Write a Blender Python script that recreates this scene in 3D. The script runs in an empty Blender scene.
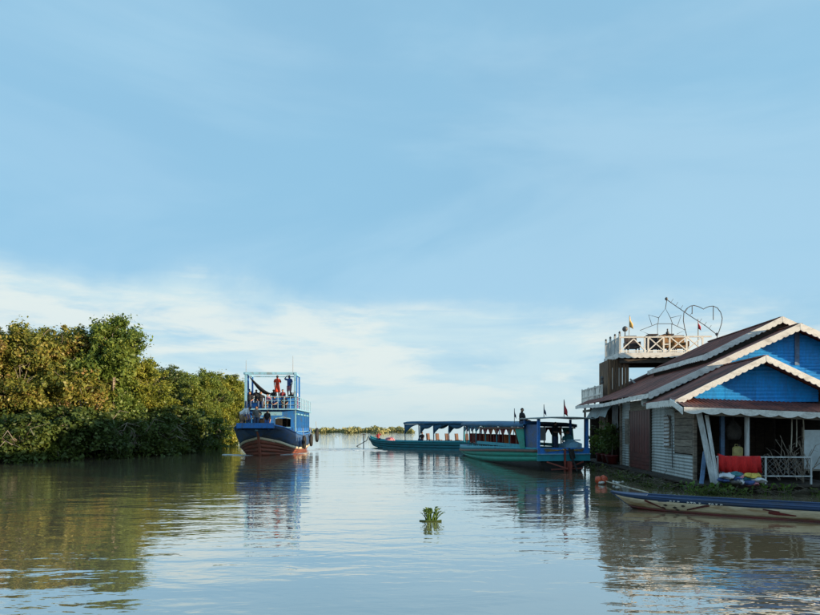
import bpy, bmesh, math, random
import numpy as np
from mathutils import Vector, Matrix
from mathutils import noise as mnoise

random.seed(7)
rng = np.random.default_rng(7)
R = math.radians
S = bpy.context.scene
C = S.collection

# ------------------------------------------------------------------ camera, sky, sun, exposure
CAM_H, F, HOR = 1.9, 600.0, 428.0          # metres; focal length and horizon row in photo pixels (820 wide)
cam = bpy.data.cameras.new('camera'); cam_o = bpy.data.objects.new('camera', cam); C.objects.link(cam_o)
cam.sensor_width = 36; cam.lens = 36 * F / 820; cam.shift_y = (HOR - 307.5) / 820
cam.clip_start = 0.1; cam.clip_end = 20000
cam_o.location = (0, 0, CAM_H); cam_o.rotation_euler = (R(90), 0, 0)
S.camera = cam_o

SUN_AZ, SUN_EL = 112.0, 5.8                # azimuth clockwise from the view direction
world = bpy.data.worlds.new('World'); S.world = world; world.use_nodes = True
def build_world():
    nt = world.node_tree; N = nt.nodes; L = nt.links; N.clear()
    out = N.new('ShaderNodeOutputWorld'); bg = N.new('ShaderNodeBackground')
    sky = N.new('ShaderNodeTexSky'); sky.sky_type = 'NISHITA'; sky.sun_disc = False
    sky.sun_elevation = R(SUN_EL + 8); sky.sun_rotation = R(SUN_AZ)
    sky.air_density = 1.0; sky.dust_density = 1.2; sky.ozone_density = 1.5
    tc = N.new('ShaderNodeTexCoord')
    sep = N.new('ShaderNodeSeparateXYZ'); L.new(tc.outputs['Generated'], sep.inputs[0])
    def math_(op, a, b=None, c=None):
        m = N.new('ShaderNodeMath'); m.operation = op
        for i, v in enumerate((a, b, c)):
            if v is None: continue
            if isinstance(v, (int, float)): m.inputs[i].default_value = v
            else: L.new(v, m.inputs[i])
        return m.outputs[0]
    def noise_(scale_xyz, scale, detail, rough, dist=0.0, off=(0, 0, 0)):
        mp = N.new('ShaderNodeMapping'); mp.inputs['Scale'].default_value = scale_xyz
        mp.inputs['Location'].default_value = off
        L.new(tc.outputs['Generated'], mp.inputs['Vector'])
        n = N.new('ShaderNodeTexNoise'); n.inputs['Scale'].default_value = scale
        n.inputs['Detail'].default_value = detail; n.inputs['Roughness'].default_value = rough
        n.inputs['Distortion'].default_value = dist
        L.new(mp.outputs[0], n.inputs['Vector']); return n.outputs['Fac']
    def ramp(f, a, b, ta=0.0, tb=1.0):
        m = N.new('ShaderNodeMapRange'); m.interpolation_type = 'SMOOTHSTEP'
        L.new(f, m.inputs['Value'])
        m.inputs['From Min'].default_value = a; m.inputs['From Max'].default_value = b
        m.inputs['To Min'].default_value = ta; m.inputs['To Max'].default_value = tb
        return m.outputs[0]
    def mix(f, a, b):
        m = N.new('ShaderNodeMix'); m.data_type = 'RGBA'
        L.new(f, m.inputs['Factor'])
        for s, v in ((6, a), (7, b)):
            if isinstance(v, tuple): m.inputs[s].default_value = v
            else: L.new(v, m.inputs[s])
        return m.outputs[2]
    z = math_('ABSOLUTE', sep.outputs['Z'])
    # thin high veil of cloud over the whole sky, streaky banks of brighter cloud low down
    veil = ramp(noise_((1, 1, 2.2), 1.7, 4, 0.5, 0.2), 0.25, 0.75, VEIL[0], VEIL[1])
    mott = ramp(noise_((1, 1, 3.6), 1.35, 5, 0.55, 0.5, (7.7, 0.3, 1.1)), 0.36, 0.64)
    c1 = mix(veil, sky.outputs['Color'], mix(mott, VEIL_COL, VEIL_COL2))
    # a low deck of cloud: its ragged upper edge rises and falls around the horizon
    ne = noise_((1.6, 1.6, 4.0), 1.9, 9, 0.60, 0.25, (3.1, 1.7, 0.4))
    edge = math_('MULTIPLY_ADD', ne, 0.16, math_('MULTIPLY_ADD', sep.outputs['X'], -0.06, 0.105))
    d = math_('SUBTRACT', z, edge)
    deck = ramp(d, 0.045, -0.03)
    nb = noise_((1, 1, 6.0), 2.3, 8, 0.58, 0.4, (1.3, 4.7, 2.4))
    c2 = mix(math_('MULTIPLY', deck, ramp(nb, 0.36, 0.60, 0.30, 0.92)), c1, BANK_COL)
    nb2 = noise_((1, 1, 5.5), 3.6, 10, 0.62, 0.3, (0.4, 2.2, 5.0))
    wisp = math_('MULTIPLY', math_('MULTIPLY', ramp(nb2, 0.45, 0.62), ramp(d, 0.03, -0.03)), 0.85)
    c3 = mix(wisp, c2, WISP_COL)
    c4 = mix(ramp(z, 0.10, 0.0, 0.0, 0.8), c3, HORIZ_COL)
    L.new(c4, bg.inputs['Color']); bg.inputs['Strength'].default_value = 0.13
    L.new(bg.outputs[0], out.inputs['Surface'])
VEIL = (0.80, 0.96); VEIL_COL = (1.30, 2.50, 3.45, 1); VEIL_COL2 = (1.72, 2.86, 3.70, 1)
BANK_COL = (2.75, 3.55, 3.8, 1); WISP_COL = (3.5, 3.85, 3.75, 1); HORIZ_COL = (2.55, 3.25, 3.45, 1)
build_world()
sun = bpy.data.lights.new('sun', 'SUN'); sun.energy = 5.0; sun.angle = R(0.6); sun.color = (1.0, 0.78, 0.50)
sun_o = bpy.data.objects.new('sun', sun); C.objects.link(sun_o)
_az, _el = R(SUN_AZ), R(SUN_EL)
SUN_DIR = Vector((math.sin(_az) * math.cos(_el), math.cos(_az) * math.cos(_el), math.sin(_el)))
sun_o.rotation_euler = (-SUN_DIR).to_track_quat('-Z', 'Y').to_euler(); sun_o.location = (60, -20, 40)
S.view_settings.view_transform = 'Standard'; S.view_settings.look = 'None'
S.view_settings.exposure = 0.8; S.view_settings.gamma = 1.0; S.view_settings.use_curve_mapping = False
S.render.engine = 'CYCLES'; S.cycles.use_denoising = True
S.cycles.max_bounces = 6; S.cycles.diffuse_bounces = 3; S.cycles.glossy_bounces = 4; S.cycles.transparent_max_bounces = 6
S.cycles.caustics_reflective = False; S.cycles.caustics_refractive = False

# ------------------------------------------------------------------ helpers
def P(px, py, D):                           # photo pixel + distance -> world point
    return Vector(((px - 410) / F * D, D, CAM_H - (py - HOR) / F * D))

class MB:
    """collects shapes for ONE mesh object"""
    def __init__(s): s.v = []; s.f = []; s.m = []
    def add(s, vs, fs, mi=0):
        b = len(s.v); s.v += [tuple(v) for v in vs]
        s.f += [tuple(i + b for i in f) for f in fs]; s.m += [mi] * len(fs); return s
    def box(s, c, d, rot=None, mi=0):
        hx, hy, hz = d[0] / 2, d[1] / 2, d[2] / 2
        vs = [Vector((x, y, z)) for x in (-hx, hx) for y in (-hy, hy) for z in (-hz, hz)]
        if rot is not None: vs = [rot @ v for v in vs]
        c = Vector(c); vs = [v + c for v in vs]
        return s.add(vs, [(0, 1, 3, 2), (4, 6, 7, 5), (0, 4, 5, 1), (2, 3, 7, 6), (0, 2, 6, 4), (1, 5, 7, 3)], mi)
    def bar(s, a, b, w, h, up=(0, 0, 1), mi=0):       # rectangular bar from a to b
        a, b = Vector(a), Vector(b); d = (b - a); L = d.length; d.normalize(); up = Vector(up)
        if abs(d.dot(up)) > 0.98: up = Vector((0, 1, 0))
        x = d.cross(up).normalized(); z = x.cross(d)
        rot = Matrix((x, d, z)).transposed()
        return s.box((a + b) / 2, (w, L, h), rot, mi)
    def tube(s, pts, r, n=6, closed=False, mi=0, cap=True):
        pts = [Vector(p) for p in pts]; k = len(pts); rs = r if isinstance(r, (list, tuple)) else [r] * k
        vs = []; fs = []; ref = None
        for i, p in enumerate(pts):
            if closed: d = pts[(i + 1) % k] - pts[i - 1]
            else: d = pts[min(i + 1, k - 1)] - pts[max(i - 1, 0)]
            d.normalize()
            if ref is None:
                ref = d.orthogonal().normalized()
            x = (ref - d * ref.dot(d))
            if x.length < 1e-4: x = d.orthogonal()
            x.normalize(); ref = x; y = d.cross(x)
            for j in range(n):
                a = 2 * math.pi * j / n
                vs.append(p + (x * math.cos(a) + y * math.sin(a)) * rs[i])
        for i in range(k if closed else k - 1):
            a, b = i * n, ((i + 1) % k) * n
            for j in range(n): fs.append((a + j, a + (j + 1) % n, b + (j + 1) % n, b + j))
        if cap and not closed:
            fs.append(tuple(range(n - 1, -1, -1))); fs.append(tuple(range((k - 1) * n, k * n)))
        return s.add(vs, fs, mi)
    def lathe(s, prof, c=(0, 0, 0), n=12, sx=1, sy=1, mi=0, wob=0):
        c = Vector(c); vs = []; fs = []; k = len(prof)
        for i, (r, z) in enumerate(prof):
            for j in range(n):
                a = 2 * math.pi * j / n; rr = r * (1 + wob * math.sin(3 * a + i))
                vs.append(c + Vector((rr * math.cos(a) * sx, rr * math.sin(a) * sy, z)))
        for i in range(k - 1):
            for j in range(n):
                fs.append((i * n + j, i * n + (j + 1) % n, (i + 1) * n + (j + 1) % n, (i + 1) * n + j))
        fs.append(tuple(range(n - 1, -1, -1))); fs.append(tuple(range((k - 1) * n, k * n)))
        return s.add(vs, fs, mi)
    def grid(s, rows, mi=0, close=False):             # list of equal-length polylines
        n = len(rows[0]); vs = [v for r in rows for v in r]; fs = []
        for i in range(len(rows) - 1):
            for j in range(n - 1):
                fs.append((i * n + j, i * n + j + 1, (i + 1) * n + j + 1, (i + 1) * n + j))
        return s.add(vs, fs, mi)
    def prism(s, poly, d, mi=0):                      # polygon (3D points) extruded by vector d
        n = len(poly); d = Vector(d); a = [Vector(p) for p in poly]; b = [p + d for p in a]
        fs = [tuple(range(n)), tuple(range(2 * n - 1, n - 1, -1))]
        fs += [(i, i + n, (i + 1) % n + n, (i + 1) % n) for i in range(n)]
        return s.add(a + b, fs, mi)
    def build(s, name, mat, parent=None, smooth=False, solid=0, recalc=True):
        me = bpy.data.meshes.new(name); me.from_pydata(s.v, [], s.f); 
        mats = mat if isinstance(mat, (list, tuple)) else [mat]
        for m in mats: me.materials.append(M[m])
        if len(mats) > 1: me.polygons.foreach_set('material_index', s.m)
        if recalc:
            bm = bmesh.new(); bm.from_mesh(me); bmesh.ops.recalc_face_normals(bm, faces=bm.faces); bm.to_mesh(me); bm.free()
        if smooth: me.polygons.foreach_set('use_smooth', [True] * len(me.polygons))
        o = bpy.data.objects.new(name, me); C.objects.link(o)
        if parent is not None: o.parent = parent
        if solid:
            md = o.modifiers.new('thickness', 'SOLIDIFY'); md.thickness = solid; md.offset = 0
        return o

def tag(o, label=None, cat=None, group=None, kind=None):
    if label: o['label'] = label
    if cat: o['category'] = cat
    if group: o['group'] = group
    if kind: o['kind'] = kind
    return o
def thing(name, label, cat, loc=(0, 0, 0), rz=0.0, group=None):
    o = bpy.data.objects.new(name, None); C.objects.link(o); o.empty_display_size = 0.3
    o.location = loc; o.rotation_euler = (0, 0, rz)
    return tag(o, label, cat, group)
def copy_tree(o, parent=None):
    c = o.copy(); C.objects.link(c); c.parent = parent
    for ch in list(o.children): copy_tree(ch, c)
    return c

# ------------------------------------------------------------------ materials (all procedural)
M = {}
def new_mat(name):
    m = bpy.data.materials.new(name); m.use_nodes = True; nt = m.node_tree; M[name] = m
    return m, nt, nt.nodes, nt.links, nt.nodes['Principled BSDF']
def surf(name, col, col2=None, rough=0.6, scale=3.0, stretch=(1, 1, 1), lo=0.4, hi=0.65, spec=0.4, bump=0.0,
         bscale=30.0, fine=0.18, metal=0.0, bstretch=(1, 1, 1), rand=0.10, glow=None):
    """painted / weathered surface: base colour, patches of a second colour (wear, dirt, rust), fine mottling"""
    m, nt, N, L, B = new_mat(name)
    col2 = col2 or tuple(c * 0.6 for c in col)
    tc = N.new('ShaderNodeTexCoord'); oi = N.new('ShaderNodeObjectInfo')
    off = N.new('ShaderNodeVectorMath'); off.operation = 'MULTIPLY_ADD'
    cmb = N.new('ShaderNodeCombineXYZ')
    for i in range(3): L.new(oi.outputs['Random'], cmb.inputs[i])
    off.inputs[1].default_value = (37, 53, 71); L.new(cmb.outputs[0], off.inputs[0]); L.new(tc.outputs['Object'], off.inputs[2])
    mp = N.new('ShaderNodeMapping'); mp.inputs['Scale'].default_value = stretch; L.new(off.outputs[0], mp.inputs['Vector'])
    n1 = N.new('ShaderNodeTexNoise'); n1.inputs['Scale'].default_value = scale; n1.inputs['Detail'].default_value = 8
    n1.inputs['Roughness'].default_value = 0.62; L.new(mp.outputs[0], n1.inputs['Vector'])
    mr = N.new('ShaderNodeMapRange'); mr.interpolation_type = 'SMOOTHSTEP'; L.new(n1.outputs['Fac'], mr.inputs['Value'])
    mr.inputs['From Min'].default_value = lo; mr.inputs['From Max'].default_value = hi
    mx = N.new('ShaderNodeMix'); mx.data_type = 'RGBA'; L.new(mr.outputs[0], mx.inputs['Factor'])
    mx.inputs[6].default_value = (*col, 1); mx.inputs[7].default_value = (*col2, 1)
    n2 = N.new('ShaderNodeTexNoise'); n2.inputs['Scale'].default_value = scale * 9; n2.inputs['Detail'].default_value = 4
    L.new(mp.outputs[0], n2.inputs['Vector'])
    mv = N.new('ShaderNodeMapRange'); L.new(n2.outputs['Fac'], mv.inputs['Value'])
    mv.inputs['From Min'].default_value = 0.3; mv.inputs['From Max'].default_value = 0.7
    mv.inputs['To Min'].default_value = 1 - fine; mv.inputs['To Max'].default_value = 1 + fine
    rv = N.new('ShaderNodeMapRange'); L.new(oi.outputs['Random'], rv.inputs['Value'])
    rv.inputs['To Min'].default_value = 1 - rand; rv.inputs['To Max'].default_value = 1 + rand
    mm = N.new('ShaderNodeMath'); mm.operation = 'MULTIPLY'; L.new(mv.outputs[0], mm.inputs[0]); L.new(rv.outputs[0], mm.inputs[1])
    sc = N.new('ShaderNodeVectorMath'); sc.operation = 'SCALE'; L.new(mx.outputs[2], sc.inputs[0]); L.new(mm.outputs[0], sc.inputs['Scale'])
    L.new(sc.outputs[0], B.inputs['Base Color'])
    B.inputs['Roughness'].default_value = rough; B.inputs['Metallic'].default_value = metal
    B.inputs['Specular IOR Level'].default_value = spec
    if bump:
        mp2 = N.new('ShaderNodeMapping'); mp2.inputs['Scale'].default_value = bstretch; L.new(off.outputs[0], mp2.inputs['Vector'])
        nb = N.new('ShaderNodeTexNoise'); nb.inputs['Scale'].default_value = bscale; nb.inputs['Detail'].default_value = 5
        L.new(mp2.outputs[0], nb.inputs['Vector'])
        bp = N.new('ShaderNodeBump'); bp.inputs['Strength'].default_value = bump; bp.inputs['Distance'].default_value = 0.02
        L.new(nb.outputs['Fac'], bp.inputs['Height']); L.new(bp.outputs[0], B.inputs['Normal'])
    return m

surf('roof_brown', (0.250, 0.085, 0.062), (0.100, 0.044, 0.038), 0.62, 1.3, (0.8, 2.2, 0.8), 0.40, 0.62, bump=0.25, rand=0.22, fine=0.22)
surf('trim_white', (0.74, 0.72, 0.69), (0.47, 0.44, 0.41), 0.55, 2.6, (1, 1, 2), 0.46, 0.70, fine=0.12)
surf('rail_white', (0.74, 0.70, 0.64), (0.52, 0.46, 0.40), 0.55, 3.0, lo=0.5, hi=0.75, fine=0.08)
surf('blue_siding', (0.022, 0.345, 0.88), (0.035, 0.26, 0.68), 0.40, 1.5, (1.2, 1, 0.35), 0.40, 0.68, fine=0.12, rand=0.12)
surf('grey_siding', (0.42, 0.46, 0.46), (0.27, 0.29, 0.28), 0.45, 1.8, (1, 2, 0.5), 0.42, 0.68, fine=0.12)
surf('rust_siding', (0.30, 0.29, 0.27), (0.20, 0.12, 0.08), 0.6, 2.4, (1, 2, 0.5), 0.42, 0.62, fine=0.15)
surf('door_maroon', (0.105, 0.030, 0.026), (0.060, 0.020, 0.019), 0.55, 2.0, (1, 1, 0.5), fine=0.15)
surf('old_wood', (0.24, 0.20, 0.16), (0.12, 0.095, 0.075), 0.8, 2.0, (1, 1, 8), bump=0.3, fine=0.25, rand=0.2)
surf('old_plank', (0.235, 0.205, 0.165), (0.13, 0.105, 0.085), 0.8, 2.0, (1, 1, 10), bump=0.3, fine=0.25, rand=0.22)
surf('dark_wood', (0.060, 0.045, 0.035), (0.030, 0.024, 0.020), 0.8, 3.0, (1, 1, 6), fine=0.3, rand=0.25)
surf('tower_wood', (0.20, 0.115, 0.060), (0.085, 0.050, 0.032), 0.75, 2.2, (6, 6, 0.5), 0.38, 0.6, bump=0.3, fine=0.2, rand=0.25)
surf('pale_board', (0.50, 0.52, 0.53), (0.33, 0.33, 0.32), 0.65, 2.0, (5, 5, 0.7), fine=0.15, rand=0.15)
surf('blue_board', (0.13, 0.24, 0.42), (0.10, 0.15, 0.24), 0.6, 3.0, fine=0.15)
surf('pale_sheet', (0.50, 0.55, 0.57), (0.38, 0.41, 0.42), 0.5, 1.5, fine=0.06)
surf('steel', (0.16, 0.17, 0.18), (0.20, 0.11, 0.07), 0.5, 9.0, lo=0.5, hi=0.7, metal=0.5)
surf('wire_dark', (0.085, 0.10, 0.11), (0.12, 0.09, 0.08), 0.5, 9.0)
surf('tank_white', (0.62, 0.65, 0.66), (0.40, 0.42, 0.42), 0.45, 4.0)
surf('cloth_red', (0.55, 0.016, 0.016), (0.36, 0.010, 0.012), 0.85, 4.0, (1, 1, 0.4), bump=0.15)
surf('cloth_grey', (0.15, 0.145, 0.14), (0.09, 0.088, 0.088), 0.9, 3.0)
surf('cloth_white', (0.62, 0.63, 0.66), (0.48, 0.49, 0.53), 0.9, 5.0)
surf('shirt_white', (0.82, 0.83, 0.85), (0.70, 0.71, 0.75), 0.9, 5.0)
surf('cloth_blue', (0.07, 0.13, 0.34), (0.05, 0.08, 0.2), 0.9, 5.0)
surf('cloth_teal', (0.05, 0.22, 0.25), (0.04, 0.13, 0.16), 0.9, 5.0)
surf('cloth_pink', (0.55, 0.22, 0.26), (0.4, 0.15, 0.2), 0.9, 5.0)
surf('cloth_yellow', (0.60, 0.46, 0.10), (0.42, 0.30, 0.06), 0.9, 5.0)
surf('cloth_black', (0.014, 0.014, 0.018), (0.026, 0.026, 0.03), 0.9, 5.0)
surf('awning_grey', (0.30, 0.36, 0.37), (0.20, 0.23, 0.23), 0.7, 2.5)
surf('yellow_tin', (0.46, 0.38, 0.13), (0.3, 0.24, 0.1), 0.5, 6.0)
surf('orange_plastic', (0.52, 0.085, 0.030), (0.33, 0.055, 0.025), 0.45, 6.0, bump=0.2, bscale=14)
surf('pot_red', (0.20, 0.030, 0.030), (0.12, 0.02, 0.02), 0.5, 4.0)
surf('mud', (0.075, 0.058, 0.038), (0.04, 0.034, 0.022), 0.9, 1.2, bump=0.5, bscale=6)
surf('debris', (0.085, 0.070, 0.050), (0.035, 0.033, 0.024), 0.9, 5.0, rand=0.35)
surf('scrap_white', (0.55, 0.55, 0.52), (0.35, 0.33, 0.3), 0.7, 8.0)
surf('wicker', (0.30, 0.15, 0.055), (0.16, 0.08, 0.03), 0.75, 12.0, rand=0.2)
surf('chair_dark', (0.05, 0.030, 0.026), (0.03, 0.02, 0.02), 0.6, 6.0)
# boats
surf('navy_paint', (0.026, 0.080, 0.215), (0.050, 0.075, 0.115), 0.55, 1.7, (1, 1, 2), 0.42, 0.66, fine=0.24)
surf('blue_paint', (0.020, 0.16, 0.50), (0.055, 0.12, 0.24), 0.55, 2.0, (2.2, 2.2, 0.8), 0.46, 0.68, fine=0.22)
surf('sky_paint', (0.20, 0.42, 0.58), (0.17, 0.24, 0.28), 0.55, 3.0, lo=0.46, hi=0.68, fine=0.18)
surf('red_bottom', (0.25, 0.072, 0.046), (0.13, 0.062, 0.044), 0.65, 1.8, (1, 0.6, 3), 0.42, 0.68, bump=0.2, fine=0.16)
surf('cream_stripe', (0.62, 0.55, 0.40), (0.42, 0.35, 0.24), 0.5, 3.0, lo=0.48, hi=0.72)
surf('teal_paint', (0.012, 0.165, 0.215), (0.02, 0.11, 0.145), 0.65, 1.8, (1, 1, 3), fine=0.12)
surf('green_paint', (0.010, 0.27, 0.205), (0.018, 0.17, 0.14), 0.65, 1.8, (1, 1, 3), 0.45, 0.72, fine=0.12)
surf('turquoise_paint', (0.020, 0.29, 0.37), (0.03, 0.19, 0.25), 0.6, 2.4, lo=0.45, hi=0.72, fine=0.1)
surf('tarp_blue', (0.030, 0.125, 0.235), (0.022, 0.080, 0.155), 0.7, 1.3, bump=0.3, bscale=4)
surf('canopy_grey', (0.33, 0.38, 0.38), (0.22, 0.25, 0.24), 0.5, 2.2)
surf('brown_rub', (0.13, 0.060, 0.038), (0.08, 0.04, 0.03), 0.6, 3.0)
surf('black_hull', (0.012, 0.012, 0.013), (0.022, 0.02, 0.018), 0.85, 3.0)
surf('rust_red', (0.24, 0.050, 0.035), (0.12, 0.04, 0.03), 0.6, 6.0)
surf('chair_red', (0.22, 0.028, 0.024), (0.14, 0.02, 0.018), 0.45, 6.0, rand=0.2)
surf('curtain_red', (0.30, 0.045, 0.05), (0.18, 0.03, 0.04), 0.85, 3.0)
surf('curtain_orange', (0.55, 0.17, 0.06), (0.35, 0.1, 0.04), 0.85, 3.0)
surf('rubber', (0.012, 0.012, 0.013), (0.025, 0.024, 0.023), 0.75, 8.0)
surf('canoe_cream', (0.58, 0.47, 0.32), (0.32, 0.20, 0.10), 0.5, 2.0, (1, 0.5, 2.5), 0.45, 0.68, fine=0.16)
surf('canoe_blue', (0.024, 0.062, 0.155), (0.05, 0.06, 0.085), 0.6, 2.6, (1, 0.5, 2), 0.45, 0.7, fine=0.14)
surf('canoe_red', (0.13, 0.018, 0.016), (0.07, 0.016, 0.014), 0.5, 4.0)
surf('paint_white', (0.70, 0.70, 0.68), (0.52, 0.50, 0.46), 0.5, 6.0)
surf('pole_pale', (0.42, 0.38, 0.30), (0.26, 0.22, 0.17), 0.7, 4.0)
surf('flag_red', (0.50, 0.04, 0.05), (0.36, 0.03, 0.04), 0.85, 5.0)
surf('flag_navy', (0.03, 0.05, 0.12), (0.02, 0.03, 0.08), 0.85, 5.0)
surf('flag_yellow', (0.62, 0.40, 0.12), (0.45, 0.28, 0.08), 0.85, 5.0)
surf('gold_paint', (0.48, 0.30, 0.06), (0.3, 0.17, 0.05), 0.5, 6.0)
# people
surf('skin', (0.36, 0.19, 0.125), (0.30, 0.155, 0.10), 0.55, 8.0, fine=0.04, rand=0.15)
surf('hair', (0.010, 0.008, 0.007), (0.018, 0.013, 0.010), 0.5, 14.0)
surf('eye_dark', (0.02, 0.014, 0.012), None, 0.3, 8.0)
surf('denim', (0.055, 0.085, 0.16), (0.035, 0.055, 0.10), 0.9, 6.0)
surf('khaki', (0.27, 0.19, 0.12), (0.2, 0.14, 0.09), 0.9, 6.0)
surf('shirt_orange', (0.75, 0.07, 0.025), (0.60, 0.05, 0.02), 0.85, 5.0)
surf('bark', (0.24, 0.20, 0.16), (0.12, 0.095, 0.075), 0.9, 3.0, (1, 1, 0.3), bump=0.6, bscale=12)

def leaf_mat(name, stops, trans=0.25, gloss=0.45):
    m, nt, N, L, B = new_mat(name)
    g = N.new('ShaderNodeNewGeometry'); oi = N.new('ShaderNodeObjectInfo')
    tc = N.new('ShaderNodeTexCoord')
    nz = N.new('ShaderNodeTexNoise'); nz.inputs['Scale'].default_value = 0.55; nz.inputs['Detail'].default_value = 3
    L.new(tc.outputs['Object'], nz.inputs['Vector'])
    a = N.new('ShaderNodeMath'); a.operation = 'MULTIPLY_ADD'; L.new(g.outputs['Random Per Island'], a.inputs[0])
    a.inputs[1].default_value = 0.42
    b = N.new('ShaderNodeMath'); b.operation = 'MULTIPLY_ADD'; L.new(nz.outputs['Fac'], b.inputs[0]); b.inputs[1].default_value = 1.2; b.inputs[2].default_value = -0.36
    L.new(b.outputs[0], a.inputs[2])
    o2 = N.new('ShaderNodeMath'); o2.operation = 'MULTIPLY_ADD'; L.new(oi.outputs['Random'], o2.inputs[0]); o2.inputs[1].default_value = 0.2; o2.inputs[2].default_value = -0.1
    ad = N.new('ShaderNodeMath'); ad.operation = 'ADD'; L.new(a.outputs[0], ad.inputs[0]); L.new(o2.outputs[0], ad.inputs[1])
    cr = N.new('ShaderNodeValToRGB'); L.new(ad.outputs[0], cr.inputs['Fac'])
    cr.color_ramp.elements[0].position = stops[0][0]; cr.color_ramp.elements[0].color = (*stops[0][1], 1)
    cr.color_ramp.elements[1].position = stops[-1][0]; cr.color_ramp.elements[1].color = (*stops[-1][1], 1)
    for p, c in stops[1:-1]:
        e = cr.color_ramp.elements.new(p); e.color = (*c, 1)
    L.new(cr.outputs[0], B.inputs['Base Color']); B.inputs['Roughness'].default_value = gloss
    B.inputs['Specular IOR Level'].default_value = 0.3
    tr = N.new('ShaderNodeBsdfTranslucent'); L.new(cr.outputs[0], tr.inputs['Color'])
    ms = N.new('ShaderNodeMixShader'); ms.inputs['Fac'].default_value = trans
    L.new(B.outputs[0], ms.inputs[1]); L.new(tr.outputs[0], ms.inputs[2])
    L.new(ms.outputs[0], N['Material Output'].inputs['Surface'])
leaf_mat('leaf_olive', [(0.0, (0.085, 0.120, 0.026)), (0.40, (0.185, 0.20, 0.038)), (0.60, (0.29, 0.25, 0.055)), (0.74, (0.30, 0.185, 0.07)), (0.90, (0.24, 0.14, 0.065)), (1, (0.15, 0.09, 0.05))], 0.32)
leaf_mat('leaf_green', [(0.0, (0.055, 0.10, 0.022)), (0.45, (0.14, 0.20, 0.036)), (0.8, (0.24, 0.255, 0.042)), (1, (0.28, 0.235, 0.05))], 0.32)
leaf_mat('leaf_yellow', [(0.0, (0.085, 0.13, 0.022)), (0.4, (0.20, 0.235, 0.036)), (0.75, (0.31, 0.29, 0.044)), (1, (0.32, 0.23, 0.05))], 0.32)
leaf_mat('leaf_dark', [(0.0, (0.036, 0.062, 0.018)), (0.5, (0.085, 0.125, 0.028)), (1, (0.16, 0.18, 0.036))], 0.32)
leaf_mat('leaf_fresh', [(0.0, (0.050, 0.11, 0.020)), (0.5, (0.11, 0.20, 0.034)), (1, (0.21, 0.26, 0.055))], 0.3, 0.35)
leaf_mat('leaf_far', [(0.0, (0.20, 0.22, 0.10)), (0.5, (0.36, 0.34, 0.14)), (1, (0.42, 0.36, 0.18))])

def water_mat():
    m, nt, N, L, B = new_mat('river_water')
    g = N.new('ShaderNodeNewGeometry')
    def nz(sx, sy, scale, detail, rough, dist=0.0, rot=0.0):
        mp = N.new('ShaderNodeMapping'); mp.inputs['Scale'].default_value = (sx, sy, 1); mp.inputs['Rotation'].default_value = (0, 0, rot)
        L.new(g.outputs['Position'], mp.inputs['Vector'])
        n = N.new('ShaderNodeTexNoise'); n.inputs['Scale'].default_value = scale; n.inputs['Detail'].default_value = detail
        n.inputs['Roughness'].default_value = rough; n.inputs['Distortion'].default_value = dist
        L.new(mp.outputs[0], n.inputs['Vector']); return n.outputs['Fac']
    swell = nz(0.30, 1.0, 0.55, 2, 0.5, 0.3, 0.10)
    rip = nz(0.42, 1.0, 2.1, 3, 0.5, 0.4, -0.12)
    fine = nz(0.6, 1.0, 7.0, 2, 0.5, 0.2, 0.2)
    patch = nz(0.5, 1.0, 0.13, 3, 0.5, 0.6)
    pr = N.new('ShaderNodeMapRange'); L.new(patch, pr.inputs['Value']); pr.interpolation_type = 'SMOOTHSTEP'
    pr.inputs['From Min'].default_value = 0.38; pr.inputs['From Max'].default_value = 0.66
    pr.inputs['To Min'].default_value = 0.55; pr.inputs['To Max'].default_value = 1.15
    def ma(a, k, c):
        x = N.new('ShaderNodeMath'); x.operation = 'MULTIPLY_ADD'; L.new(a, x.inputs[0]); x.inputs[1].default_value = k
        if c is None: x.inputs[2].default_value = 0
        else: L.new(c, x.inputs[2])
        return x.outputs[0]
    h = ma(swell, WAVE[0], None)
    small = ma(fine, WAVE[2], ma(rip, WAVE[1], None))
    mu = N.new('ShaderNodeMath'); mu.operation = 'MULTIPLY'; L.new(small, mu.inputs[0]); L.new(pr.outputs[0], mu.inputs[1])
    ad = N.new('ShaderNodeMath'); ad.operation = 'ADD'; L.new(h, ad.inputs[0]); L.new(mu.outputs[0], ad.inputs[1])
    bp = N.new('ShaderNodeBump'); bp.inputs['Strength'].default_value = 1.0; bp.inputs['Distance'].default_value = 1.0
    L.new(ad.outputs[0], bp.inputs['Height'])
    # silty water: mud colour from within under a strong surface reflection that grows towards grazing view
    df = N.new('ShaderNodeBsdfDiffuse'); L.new(bp.outputs[0], df.inputs['Normal'])
    nm = nz(0.5, 1.0, 0.09, 4, 0.6, 0.5); mc = N.new('ShaderNodeMix'); mc.data_type = 'RGBA'; L.new(nm, mc.inputs['Factor'])
    mc.inputs[6].default_value = (0.34, 0.27, 0.16, 1); mc.inputs[7].default_value = (0.27, 0.225, 0.145, 1); L.new(mc.outputs[2], df.inputs['Color'])
    gl = N.new('ShaderNodeBsdfGlossy'); gl.inputs['Roughness'].default_value = 0.015; gl.inputs['Color'].default_value = (0.95, 0.96, 0.97, 1)
    L.new(bp.outputs[0], gl.inputs['Normal'])
    lw = N.new('ShaderNodeLayerWeight'); lw.inputs['Blend'].default_value = 0.5
    pw = N.new('ShaderNodeMath'); pw.operation = 'POWER'; L.new(lw.outputs['Facing'], pw.inputs[0]); pw.inputs[1].default_value = 1.40
    ms = N.new('ShaderNodeMixShader'); L.new(pw.outputs[0], ms.inputs['Fac']); L.new(df.outputs[0], ms.inputs[1]); L.new(gl.outputs[0], ms.inputs[2])
    L.new(ms.outputs[0], N['Material Output'].inputs['Surface']); N.remove(B)
WAVE = (0.026, 0.018, 0.0032)
water_mat()

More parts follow.
